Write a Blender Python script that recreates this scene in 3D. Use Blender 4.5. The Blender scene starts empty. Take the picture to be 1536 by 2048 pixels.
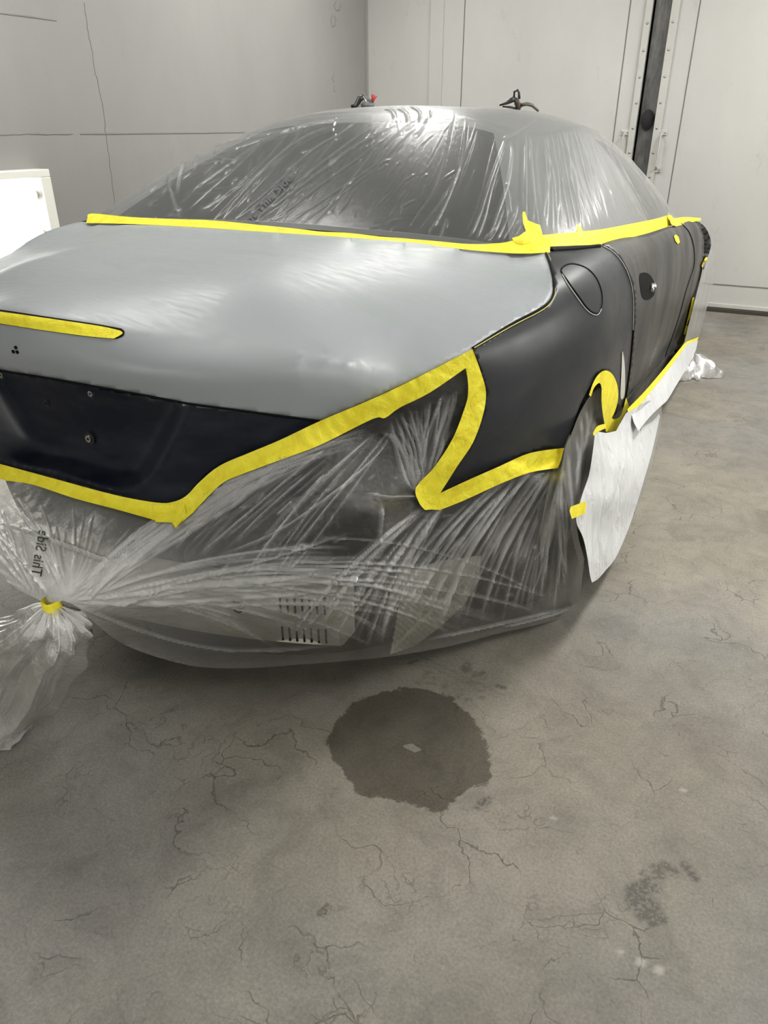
import bpy, bmesh, math, random
import numpy as np
from math import sin, cos, pi, radians
from mathutils import Vector, Matrix
from mathutils.geometry import delaunay_2d_cdt
from mathutils.bvhtree import BVHTree

random.seed(7); rng = np.random.default_rng(7)
scn = bpy.context.scene
COL = scn.collection

# ------------------------------------------------------------------ camera
CAM = np.array([1.22, -1.08, 1.27]); YAW = radians(26); PIT = radians(27.5); FPX = 1480.0
cd = bpy.data.cameras.new('camera'); co = bpy.data.objects.new('camera', cd); COL.objects.link(co)
co.location = CAM; co.rotation_euler = (pi/2-PIT, 0, YAW)
cd.sensor_fit = 'VERTICAL'; cd.sensor_height = 24.0; cd.lens = FPX/2048*24.0
cd.clip_start = 0.02; cd.clip_end = 60
scn.camera = co
# ------------------------------------------------------------------ exposure / world
scn.view_settings.view_transform = 'Standard'; scn.view_settings.look = 'None'
scn.view_settings.gamma = 1; scn.view_settings.exposure = -0.08
scn.view_settings.use_curve_mapping = False
w = bpy.data.worlds.new('world'); scn.world = w; w.use_nodes = True
w.node_tree.nodes['Background'].inputs[0].default_value = (1, 1, 1, 1)
w.node_tree.nodes['Background'].inputs[1].default_value = 0.05
# ------------------------------------------------------------------ ceiling lamps (booth tubes)
CEIL = 2.95
def area(name, loc, rot, sx, sy, power, col=(1, .985, .95)):
    l = bpy.data.lights.new(name, 'AREA'); l.shape = 'RECTANGLE'; l.size = sx; l.size_y = sy; l.energy = power; l.color = col
    o = bpy.data.objects.new(name, l); COL.objects.link(o); o.location = loc; o.rotation_euler = rot
    return o
CEIL_LAMPS = [(-0.9, 0.9, 24), (1.7, 1.6, 56), (-0.9, 3.6, 40), (1.9, 3.9, 58), (2.5, -1.2, 26)]
for i, (lx, ly, pw) in enumerate(CEIL_LAMPS):
    area('ceiling_light_glow', (lx, ly, CEIL-.13), (0, 0, 0), .45, 1.15, pw)
area('wall_and_fill_glow', (-1.97, .95, .72), (0, radians(-90), 0), .75, 1.4, 16)
area('wall_and_fill_glow', (3.19, 1.6, 1.5), (0, radians(90), 0), 1.1, 1.6, 20)  # added fill lamp on the unseen right wall, brightens the car side
area('wall_and_fill_glow', (.2, -3.09, 1.6), (radians(90), 0, radians(0)), 1.6, 1.1, 17)  # added fill lamp behind the viewer, brightens the film on the rear

# ------------------------------------------------------------------ helpers
_fw = np.array([-sin(YAW)*cos(PIT), cos(YAW)*cos(PIT), -sin(PIT)]); _rt = np.array([cos(YAW), sin(YAW), 0.]); _up = np.cross(_rt, _fw)
def ray(uv):
    uv = np.atleast_2d(np.asarray(uv, float))
    return _fw + _rt*((uv[:, :1]-768)/FPX) - _up*((uv[:, 1:2]-1024)/FPX)
def at(u, v, **k):
    """the point of the place on a known plane (x=, y= or z=) seen at a photo pixel"""
    d = ray((u, v))[0]; a, c = list(k.items())[0]; i = 'xyz'.index(a)
    return CAM + d*(c-CAM[i])/d[i]
def pix(P):
    P = np.atleast_2d(P)-CAM; z = P@_fw
    return np.stack([768+FPX*(P@_rt)/z, 1024-FPX*(P@_up)/z], 1)
def cub(x, xs, ys):
    xs = np.asarray(xs, float); ys = np.asarray(ys, float); x = np.clip(x, xs[0], xs[-1])
    d = np.diff(ys)/np.diff(xs); m = np.zeros_like(ys); m[1:-1] = np.where(d[1:]*d[:-1] > 0, 2*d[1:]*d[:-1]/(d[1:]+d[:-1]+1e-12), 0); m[0] = d[0]; m[-1] = d[-1]
    i = np.clip(np.searchsorted(xs, x)-1, 0, len(xs)-2); h = xs[i+1]-xs[i]; t = (x-xs[i])/h
    return (2*t**3-3*t**2+1)*ys[i]+(t**3-2*t**2+t)*h*m[i]+(-2*t**3+3*t**2)*ys[i+1]+(t**3-t**2)*h*m[i+1]
def crom(pts, n=6, closed=False):
    P = [np.array(p, float) for p in pts]; out = []; N = len(P)
    if N < 3: return [tuple(p) for p in P]
    for i in range(N if closed else N-1):
        p0, p1, p2, p3 = (P[(i-1) % N] if closed or i > 0 else P[0]), P[i], P[(i+1) % N], (P[(i+2) % N] if closed or i+2 < N else P[-1])
        for k in range(n):
            t = k/n
            out.append(tuple(.5*((2*p1)+(-p0+p2)*t+(2*p0-5*p1+4*p2-p3)*t*t+(-p0+3*p1-3*p2+p3)*t**3)))
    if not closed: out.append(tuple(P[-1]))
    return out
def join(*segs):
    """closed outline from smooth runs; runs meet in corners"""
    out = []
    for s in segs:
        for p in s:
            if not out or math.dist(out[-1], p) > .8: out.append(tuple(p))
    if math.dist(out[0], out[-1]) < .8: out.pop()
    return out
class TPS:
    def __init__(s, X, Y, smooth=0.0):
        s.X = np.asarray(X, float); s.Y = np.asarray(Y, float).reshape(len(X), -1); n = len(X)
        s.sc = np.abs(s.X).max(); s.X = s.X/s.sc
        K = s.k(s.X, s.X)+np.eye(n)*smooth; P = np.hstack([np.ones((n, 1)), s.X])
        A = np.block([[K, P], [P.T, np.zeros((3, 3))]]); b = np.vstack([s.Y, np.zeros((3, s.Y.shape[1]))])
        s.w = np.linalg.lstsq(A, b, rcond=None)[0]
    def k(s, A, B):
        r2 = ((A[:, None]-B[None])**2).sum(2); return np.where(r2 > 1e-14, .5*r2*np.log(r2+1e-30), 0)
    def __call__(s, Q):
        Q = np.atleast_2d(Q)/s.sc; out = []
        for i in range(0, len(Q), 8000):
            q = Q[i:i+8000]; out.append(s.k(q, s.X)@s.w[:len(s.X)]+np.hstack([np.ones((len(q), 1)), q])@s.w[len(s.X):])
        r = np.vstack(out); return r[:, 0] if r.shape[1] == 1 else r
def march(F, uv, t0=.35, t1=7.5, n=260):
    d = ray(uv); out = np.full(len(d), np.nan); ts = np.linspace(t0, t1, n)
    for s in range(0, len(d), 4000):
        dd = d[s:s+4000]; P = CAM+dd[:, None, :]*ts[None, :, None]; f = F(P[..., 0], P[..., 1], P[..., 2])
        ins = f < 0; hit = ins.any(1); i = np.argmax(ins, 1); i = np.maximum(i, 1)
        a = ts[i-1]; b = ts[i]
        for _ in range(26):
            m = (a+b)/2; Q = CAM+dd*m[:, None]; fm = F(Q[:, 0], Q[:, 1], Q[:, 2]) < 0
            b = np.where(fm, m, b); a = np.where(fm, a, m)
        out[s:s+4000] = np.where(hit, (a+b)/2, np.nan)
    bad = np.isnan(out)
    if bad.any() and (~bad).any():                      # a stray grazing sample takes its nearest neighbour's distance
        g = np.where(~bad)[0]; U = np.asarray(uv, float)
        for j in np.where(bad)[0]: out[j] = out[g[np.argmin(((U[g]-U[j])**2).sum(1))]]
    return CAM+d*out[:, None]
def inside(poly, Q):
    P = np.asarray(poly); x, y = Q[:, 0], Q[:, 1]; r = np.zeros(len(Q), bool); j = len(P)-1
    for i in range(len(P)):
        c = ((P[i, 1] > y) != (P[j, 1] > y)) & (x < (P[j, 0]-P[i, 0])*(y-P[i, 1])/(P[j, 1]-P[i, 1]+1e-12)+P[i, 0]); r ^= c; j = i
    return r
def seg_dist(Q, A, B):
    d = B-A; L = (d**2).sum()+1e-9; t = np.clip(((Q-A)@d)/L, 0, 1); return np.sqrt(((Q-(A+t[:, None]*d))**2).sum(1)), t
def outline_dist(poly, Q, closed=True):
    P = np.asarray(poly, float); m = np.full(len(Q), 1e9); n = len(P)
    for i in range(n if closed else n-1): m = np.minimum(m, seg_dist(Q, P[i], P[(i+1) % n])[0])
    return m
def dens(poly, step, closed=True):
    P = [np.array(p, float) for p in poly]; out = []
    n = len(P)
    for i in range(n if closed else n-1):
        a, b = P[i], P[(i+1) % n]; k = max(1, int(round(np.linalg.norm(b-a)/step)))
        out += [a+(b-a)*j/k for j in range(k)]
    if not closed: out.append(P[-1])
    return out
def tri(poly, step, lines=(), holes=()):
    """triangulate an outline with a regular filling -> 2D points, faces"""
    B = dens(poly, step); V = list(B); n = len(B); E = [(i, (i+1) % n) for i in range(n)]; allc = [np.array(B)]
    for L in lines:
        D = dens(L, step, False); s = len(V); V += D; E += [(s+i, s+i+1) for i in range(len(D)-1)]; allc.append(np.array(D))
    A = np.array(B); lo, hi = A.min(0), A.max(0)
    gx, gy = np.meshgrid(np.arange(lo[0], hi[0]+step, step), np.arange(lo[1], hi[1]+step, step)); gx = gx+(np.arange(len(gx)) % 2)[:, None]*step*.5
    G = np.stack([gx.ravel(), gy.ravel()], 1); G = G[inside(A, G)]
    C = np.vstack(allc)
    keep = np.ones(len(G), bool)
    for i in range(0, len(G), 3000):
        keep[i:i+3000] = (((G[i:i+3000, None]-C[None])**2).sum(2).min(1) > (step*.55)**2)
    V += list(G[keep])
    r = delaunay_2d_cdt([Vector((float(v[0]), float(v[1]))) for v in V], E, [list(range(n))], 1, 1e-4)
    P2 = np.array([(v.x, v.y) for v in r[0]]); F = [tuple(f) for f in r[2]]
    cen = np.array([P2[list(f)].mean(0) for f in F]); ok = inside(A, cen)
    for h in holes: ok &= ~inside(np.array(h), cen)
    return P2, [f for f, k in zip(F, ok) if k]
def mesh_obj(name, V, F, mat, parent=None, smooth=True, cam_side=False):
    me = bpy.data.meshes.new(name); V = np.asarray(V, float)
    me.from_pydata([tuple(v) for v in V], [], F); me.update()
    if cam_side:
        me.calc_loop_triangles(); ps = me.polygons
        nn = np.array([p.normal for p in ps]); cc = np.array([p.center for p in ps])
        if ((nn*(CAM-cc)).sum(1) > 0).mean() < .5: me.flip_normals()
    if smooth: me.shade_smooth()
    if mat: me.materials.append(mat)
    o = bpy.data.objects.new(name, me); COL.objects.link(o)
    if parent: o.parent = parent
    return o
def obj(name, bm, mat, parent=None, smooth=False):
    me = bpy.data.meshes.new(name); bm.to_mesh(me); bm.free()
    if smooth: me.shade_smooth()
    if mat: me.materials.append(mat)
    o = bpy.data.objects.new(name, me); COL.objects.link(o)
    if parent: o.parent = parent
    return o
def empty(name, loc=(0, 0, 0)):
    o = bpy.data.objects.new(name, None); COL.objects.link(o); o.location = loc; return o
def tag(o, label=None, cat=None, group=None, kind=None):
    if label: o['label'] = label
    if cat: o['category'] = cat
    if group: o['group'] = group
    if kind: o['kind'] = kind
    return o
def solid(o, th, off=-1):
    m = o.modifiers.new('thick', 'SOLIDIFY'); m.thickness = th; m.offset = off; m.use_even_offset = False
def box(bm, lo, hi, bev=0.0):
    lo, hi = np.array(lo, float), np.array(hi, float); c = (lo+hi)/2; s = np.maximum(hi-lo, 1e-4)
    r = bmesh.ops.create_cube(bm, size=1, matrix=Matrix.Translation(Vector(c)) @ Matrix.Diagonal((s[0], s[1], s[2], 1)))
    if bev > 0:
        es = list({e for v in r['verts'] for e in v.link_edges})
        bmesh.ops.bevel(bm, geom=es, offset=bev, segments=2, affect='EDGES', profile=.5)
def tube(bm, pts, r, seg=8, cap=True):
    pts = [Vector(p) for p in pts]; rings = []; n = len(pts); rs = r if hasattr(r, '__len__') else [r]*n
    ref = Vector((0, 0, 1))
    for i, p in enumerate(pts):
        d = (pts[min(i+1, n-1)]-pts[max(i-1, 0)]).normalized()
        a = d.cross(ref)
        if a.length < .1: a = d.cross(Vector((1, 0, 0)))
        a.normalize(); b = d.cross(a).normalized(); ref = b.cross(d) if i == 0 else ref
        rings.append([bm.verts.new(p+(a*cos(2*pi*k/seg)+b*sin(2*pi*k/seg))*rs[i]) for k in range(seg)])
    for A, B in zip(rings, rings[1:]):
        for k in range(seg): bm.faces.new((A[k], A[(k+1) % seg], B[(k+1) % seg], B[k]))
    if cap:
        bm.faces.new(rings[0][::-1]); bm.faces.new(rings[-1])
def cyl(bm, p0, p1, r, seg=16): tube(bm, [p0, p1], r, seg)

# ------------------------------------------------------------------ materials
def mat(name, col, rough=.5, metal=0., spec=.5, coat=0.):
    m = bpy.data.materials.new(name); m.use_nodes = True; b = m.node_tree.nodes['Principled BSDF']
    b.inputs['Base Color'].default_value = (*col, 1); b.inputs['Roughness'].default_value = rough; b.inputs['Metallic'].default_value = metal
    b.inputs['Specular IOR Level'].default_value = spec; b.inputs['Coat Weight'].default_value = coat
    return m
def nd(m, t, **k):
    n = m.node_tree.nodes.new(t)
    for a, v in k.items():
        if a in n.inputs: n.inputs[a].default_value = v
        else: setattr(n, a, v)
    return n
def lk(m, a, b): m.node_tree.links.new(a, b)
def bsdf(m): return m.node_tree.nodes['Principled BSDF']
def coords(m, scale=(1, 1, 1)):
    g = nd(m, 'ShaderNodeNewGeometry'); mp = nd(m, 'ShaderNodeMapping'); mp.inputs['Scale'].default_value = scale
    lk(m, g.outputs['Position'], mp.inputs['Vector']); return mp.outputs['Vector']
def noise(m, vec, scale, detail=4, rough=.55, dist=0):
    n = nd(m, 'ShaderNodeTexNoise'); n.inputs['Scale'].default_value = scale; n.inputs['Detail'].default_value = detail; n.inputs['Roughness'].default_value = rough; n.inputs['Distortion'].default_value = dist
    lk(m, vec, n.inputs['Vector']); return n.outputs['Fac']
def ramp(m, fac, stops):
    r = nd(m, 'ShaderNodeValToRGB'); lk(m, fac, r.inputs['Fac']); e = r.color_ramp.elements
    for i, (p, c) in enumerate(stops):
        x = e[i] if i < 2 else e.new(p)
        x.position = p; x.color = (*c, 1) if hasattr(c, '__len__') else (c, c, c, 1)
    return r.outputs['Color']
def mixc(m, f, a, b, mode='MIX'):
    n = nd(m, 'ShaderNodeMix'); n.data_type = 'RGBA'; n.blend_type = mode
    for s, v in (('Factor', f), ('A', a), ('B', b)):
        i = [x for x in n.inputs if x.name == s and x.type == ('VALUE' if s == 'Factor' else 'RGBA')][0]
        if isinstance(v, (int, float)): i.default_value = v
        elif isinstance(v, tuple): i.default_value = (*v, 1)
        else: lk(m, v, i)
    return [x for x in n.outputs if x.type == 'RGBA'][0]
def mth(m, op, a, b=None, clamp=False):
    n = nd(m, 'ShaderNodeMath', operation=op); n.use_clamp = clamp
    for i, v in enumerate((a, b)):
        if v is None: continue
        if isinstance(v, (int, float)): n.inputs[i].default_value = v
        else: lk(m, v, n.inputs[i])
    return n.outputs[0]
def bump(m, h, strength, dist=.005, shader=None):
    b = nd(m, 'ShaderNodeBump'); b.inputs['Strength'].default_value = strength; b.inputs['Distance'].default_value = dist
    lk(m, h, b.inputs['Height']); lk(m, b.outputs['Normal'], (shader or bsdf(m)).inputs['Normal']); return b
def attr(m, name): return nd(m, 'ShaderNodeAttribute', attribute_name=name).outputs['Fac']

# painted plywood / sheet walls
def wall_mat(name, base, dirt, seed):
    m = mat(name, base, .62)
    v = coords(m, (1, 1, .45)); v2 = coords(m)
    mp = nd(m, 'ShaderNodeMapping'); mp.inputs['Location'].default_value = (seed, seed*2, 0); lk(m, v, mp.inputs['Vector'])
    a = noise(m, mp.outputs[0], 1.3, 5, .6); c = ramp(m, a, [(.3, tuple(x*.9 for x in base)), (.72, tuple(min(1, x*1.06) for x in base))])
    s = noise(m, mp.outputs[0], 9, 8, .75); sm = ramp(m, s, [(.60, 0.), (.78, 1.)])
    c = mixc(m, mth(m, 'MULTIPLY', sm, dirt), c, tuple(x*.55 for x in base))
    g = noise(m, v2, 60, 3, .6); sp = ramp(m, g, [(.70, 0.), (.76, 1.)]); c = mixc(m, mth(m, 'MULTIPLY', sp, dirt*.7), c, (.16, .15, .14))
    lk(m, c, bsdf(m).inputs['Base Color'])
    h = mth(m, 'ADD', mth(m, 'MULTIPLY', noise(m, v2, 140, 3), .5), mth(m, 'MULTIPLY', s, .8)); bump(m, h, .25, .003)
    return m
M_WL = wall_mat('grey_painted_wall', (.30, .298, .283), .22, 1)
M_WB = wall_mat('white_painted_door', (.50, .495, .472), .5, 5)
M_TRIM = wall_mat('trim_paint', (.50, .495, .46), .9, 9)
M_CRACK = mat('crack_dark', (.15, .145, .14), .8)
M_DARKM = mat('dark_steel_post', (.075, .075, .072), .55, .3)
_v = coords(M_DARKM, (1, 1, .3)); lk(M_DARKM, ramp(M_DARKM, noise(M_DARKM, _v, 14, 6, .7), [(.3, (.035, .035, .034)), (.7, (.17, .168, .16))]), bsdf(M_DARKM).inputs['Base Color'])
M_BLACK = mat('black_void', (.008, .008, .008), .8)
M_GALV = mat('galvanised_bolt', (.42, .41, .39), .4, .8)
M_HANDLE = mat('painted_handle', (.52, .51, .48), .4, .3)

# concrete floor
M_FLOOR = mat('worn_concrete', (.2, .19, .17), .72, spec=.35)
m = M_FLOOR; v = coords(m)
warp = nd(m, 'ShaderNodeTexNoise'); warp.inputs['Scale'].default_value = 4.0; warp.inputs['Detail'].default_value = 6; lk(m, v, warp.inputs['Vector'])
vm = nd(m, 'ShaderNodeVectorMath', operation='SCALE'); vm.inputs['Scale'].default_value = .35; lk(m, warp.outputs['Color'], vm.inputs[0])
va = nd(m, 'ShaderNodeVectorMath', operation='ADD'); lk(m, v, va.inputs[0]); lk(m, vm.outputs[0], va.inputs[1]); vw = va.outputs[0]
big = noise(m, v, 1.5, 6, .62); c = ramp(m, big, [(.3, (.165, .146, .126)), (.5, (.215, .198, .162)), (.72, (.275, .25, .208))])
hue = noise(m, v, .9, 3, .5, .4); c = mixc(m, ramp(m, hue, [(.42, 0.), (.62, .55)]), c, (.196, .192, .19))
mid = noise(m, vw, 9, 8, .72); c = mixc(m, .75, c, ramp(m, mid, [(.3, .66), (.5, 1.), (.75, 1.25)]), 'MULTIPLY')
fin = noise(m, v, 160, 6, .75); c = mixc(m, .8, c, ramp(m, fin, [(.3, .66), (.7, 1.32)]), 'MULTIPLY')
vo = nd(m, 'ShaderNodeTexVoronoi', feature='DISTANCE_TO_EDGE'); vo.inputs['Scale'].default_value = 5.5; lk(m, vw, vo.inputs['Vector'])
cr = ramp(m, vo.outputs['Distance'], [(0., 1.), (.010, 0.)])
msk = ramp(m, noise(m, v, 3.4, 4, .7), [(.49, 0.), (.59, 1.)]); crk = mth(m, 'MULTIPLY', cr, msk)
vo2 = nd(m, 'ShaderNodeTexVoronoi', feature='DISTANCE_TO_EDGE'); vo2.inputs['Scale'].default_value = 22; lk(m, vw, vo2.inputs['Vector'])
cr2 = mth(m, 'MULTIPLY', ramp(m, vo2.outputs['Distance'], [(0., 1.), (.03, 0.)]), ramp(m, noise(m, vw, 6.4, 4, .7), [(.56, 0.), (.64, .7)]))
crk = mth(m, 'MAXIMUM', crk, cr2); c = mixc(m, mth(m, 'MULTIPLY', crk, .68), c, (.055, .048, .04))
st = attr(m, 'stain'); stn = mth(m, 'ADD', st, mth(m, 'MULTIPLY', mth(m, 'SUBTRACT', noise(m, v, 22, 7, .75), .5), .75))
stf = ramp(m, stn, [(.47, 0.), (.53, 1.)]); c = mixc(m, mth(m, 'MULTIPLY', stf, .95), c, mixc(m, 1., (.36, .34, .31), c, 'MULTIPLY'))
dr = attr(m, 'marks'); drn = mth(m, 'MULTIPLY', dr, ramp(m, noise(m, v, 90, 4, .7), [(.40, .2), (.52, 1.)])); c = mixc(m, mth(m, 'MULTIPLY', drn, .75, True), c, (.055, .05, .044))
sp = ramp(m, noise(m, v, 75, 2, .5), [(.785, 0.), (.81, 1.)]); c = mixc(m, mth(m, 'MULTIPLY', sp, .5), c, (.55, .54, .5))
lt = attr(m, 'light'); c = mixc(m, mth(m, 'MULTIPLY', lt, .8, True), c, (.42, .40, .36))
lk(m, c, bsdf(m).inputs['Base Color'])
h = mth(m, 'ADD', mth(m, 'MULTIPLY', mid, .5), mth(m, 'MULTIPLY', fin, .22)); h = mth(m, 'SUBTRACT', h, mth(m, 'MULTIPLY', crk, .6)); bump(m, h, .5, .006)

# car paints
M_PRIMER = mat('grey_primer', (.375, .405, .41), .42, spec=.5)
m = M_PRIMER; v = coords(m, (.6, 3.2, 1)); n1 = noise(m, v, 2.2, 4, .5)
c = ramp(m, n1, [(.3, (.255, .278, .281)), (.5, (.275, .292, .312)), (.7, (.258, .287, .284))]); lk(m, c, bsdf(m).inputs['Base Color'])
n2 = noise(m, coords(m, (3, 22, 6)), 6, 5, .6); lk(m, ramp(m, n2, [(.3, .36), (.7, .52)]), bsdf(m).inputs['Roughness'])
M_SATIN = mat('sanded_black_paint', (.016, .018, .022), .38, spec=.38)
m = M_SATIN; v = coords(m, (1, 1, 1.6)); n1 = noise(m, v, 5, 7, .68, .5)
lk(m, ramp(m, n1, [(.35, (.012, .014, .019)), (.6, (.022, .024, .027)), (.8, (.045, .042, .038))]), bsdf(m).inputs['Base Color'])
lk(m, ramp(m, noise(m, v, 3, 5, .6), [(.3, .30), (.7, .50)]), bsdf(m).inputs['Roughness'])
M_DOOR = mat('dusty_black_paint', (.03, .029, .028), .36, spec=.42)
m = M_DOOR; v = coords(m, (1, 1.6, .8)); n1 = noise(m, v, 4, 7, .7, .6)
lk(m, ramp(m, n1, [(.35, (.017, .017, .018)), (.62, (.05, .047, .042)), (.8, (.09, .085, .075))]), bsdf(m).inputs['Base Color'])
lk(m, ramp(m, noise(m, v, 2.5, 5, .6), [(.3, .26), (.7, .5)]), bsdf(m).inputs['Roughness'])
M_NAVY = mat('dark_navy_panel', (.006, .008, .018), .33, spec=.28)
m = M_NAVY; lk(m, ramp(m, noise(m, coords(m, (1, 1, 3)), 6, 6, .65), [(.4, (.005, .007, .015)), (.8, (.028, .03, .036))]), bsdf(m).inputs['Base Color'])
M_GLASS = mat('dark_glass', (.03, .033, .035), .22, spec=.6)
M_ROOF = mat('roof_primer', (.20, .205, .205), .5)
M_GAP = mat('panel_gap_black', (.004, .004, .004), .7, spec=.1)
M_EDGE = mat('pale_highlight_and_trim', (.55, .55, .5), .35)  # pale tone of painted gap highlights, lamp holders and the filler streak
M_RUBBER = mat('tyre_rubber', (.02, .02, .02), .8)
M_UNDER = mat('dark_undersides', (.012, .012, .013), .55)
M_ALU = mat('weathered_aluminium', (.55, .55, .47), .5, .1)
M_FOIL = mat('ribbed_foil', (.72, .72, .63), .42, .2)
M_STEEL = mat('steel_screw', (.55, .54, .5), .3, .9)
M_TAPE = mat('yellow_masking_tape', (.86, .74, .04), .55, spec=.35)
m = M_TAPE; v = coords(m); n1 = noise(m, v, 26, 5, .6, .6); lk(m, ramp(m, n1, [(.3, (.76, .62, .02)), (.55, (.86, .76, .035)), (.8, (.90, .83, .09))]), bsdf(m).inputs['Base Color'])
bump(m, mth(m, 'ADD', noise(m, v, 30, 5, .6, 1.5), mth(m, 'MULTIPLY', noise(m, v, 420, 2), .12)), .7, .006)
bsdf(m).inputs['Subsurface Weight'].default_value = .0
M_PAPER = mat('white_masking_paper', (.60, .61, .62), .6)
m = M_PAPER; bump(m, noise(m, coords(m, (1, 1, .5)), 11, 5, .55, .8), .8, .03)
M_INK = mat('black_print', (.02, .02, .022), .5)

def film_mat(name, base, k, tint=(.56, .57, .565), rough=.2, crumple=.25, gl=.55, cra=.16, fac=.10):
    m = bpy.data.materials.new(name); m.use_nodes = True; nt = m.node_tree
    for n in list(nt.nodes): nt.nodes.remove(n)
    out = nd(m, 'ShaderNodeOutputMaterial'); tr = nd(m, 'ShaderNodeBsdfTransparent'); tr.inputs[0].default_value = (.96, .96, .96, 1)
    df = nd(m, 'ShaderNodeBsdfDiffuse'); df.inputs[0].default_value = (*tint, 1); tl = nd(m, 'ShaderNodeBsdfTranslucent'); tl.inputs[0].default_value = (*tint, 1)
    gs = nd(m, 'ShaderNodeBsdfGlossy'); gs.inputs['Roughness'].default_value = rough; gs.inputs[0].default_value = (1, 1, 1, 1)
    v = coords(m); hgt = mth(m, 'ADD', noise(m, v, 34, 7, .66, 1.2), mth(m, 'MULTIPLY', noise(m, v, 150, 4, .7, .6), .25))
    bp = nd(m, 'ShaderNodeBump'); bp.inputs['Strength'].default_value = crumple; bp.inputs['Distance'].default_value = .008; lk(m, hgt, bp.inputs['Height'])
    for s in (df, tl, gs): lk(m, bp.outputs[0], s.inputs['Normal'])
    m1 = nd(m, 'ShaderNodeMixShader'); m1.inputs[0].default_value = .3; lk(m, df.outputs[0], m1.inputs[1]); lk(m, tl.outputs[0], m1.inputs[2])
    lw = nd(m, 'ShaderNodeLayerWeight'); lw.inputs['Blend'].default_value = .35; lk(m, bp.outputs[0], lw.inputs['Normal'])
    cr = ramp(m, noise(m, v, 48, 6, .7, 2.2), [(.52, 0.), (.78, cra)])
    op = mth(m, 'ADD', mth(m, 'ADD', base, mth(m, 'MULTIPLY', attr(m, 'fold'), k)), mth(m, 'ADD', mth(m, 'MULTIPLY', lw.outputs['Facing'], fac), cr), True)
    op = mth(m, 'MINIMUM', op, .93)
    m2 = nd(m, 'ShaderNodeMixShader'); lk(m, op, m2.inputs[0]); lk(m, tr.outputs[0], m2.inputs[1]); lk(m, m1.outputs[0], m2.inputs[2])
    fr = nd(m, 'ShaderNodeFresnel'); fr.inputs['IOR'].default_value = 1.5; lk(m, bp.outputs[0], fr.inputs['Normal'])
    m3 = nd(m, 'ShaderNodeMixShader'); lk(m, mth(m, 'MULTIPLY', fr.outputs[0], gl*1.6, True), m3.inputs[0]); lk(m, m2.outputs[0], m3.inputs[1]); lk(m, gs.outputs[0], m3.inputs[2])
    lk(m, m3.outputs[0], out.inputs[0]); return m
M_FILM = film_mat('clear_masking_film', .16, .20, tint=(.36, .365, .36), rough=.26, crumple=.10, gl=.32, cra=.08)
M_FILM2 = film_mat('gathered_masking_film', .02, .55, tint=(.78, .78, .77), rough=.15, crumple=.6, gl=.75, cra=.16, fac=.0)
M_BAG = film_mat('bunched_masking_film', .55, .4, tint=(.72, .72, .71), rough=.14, crumple=.6, gl=.9)
def emit(name, col, s):
    m = bpy.data.materials.new(name); m.use_nodes = True; nt = m.node_tree
    for n in list(nt.nodes): nt.nodes.remove(n)
    e = nd(m, 'ShaderNodeEmission'); e.inputs[0].default_value = (*col, 1); e.inputs[1].default_value = s
    o = nd(m, 'ShaderNodeOutputMaterial'); lk(m, e.outputs[0], o.inputs[0]); return m
M_TUBE = emit('fluorescent_tube', (1, .99, .95), 14)
M_REFL = mat('white_reflector', (.85, .85, .78), .35)

# ================================================================== THE ROOM
XL, XR, YB, YF = -2.04, 3.3, 5.27, -3.2
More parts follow.
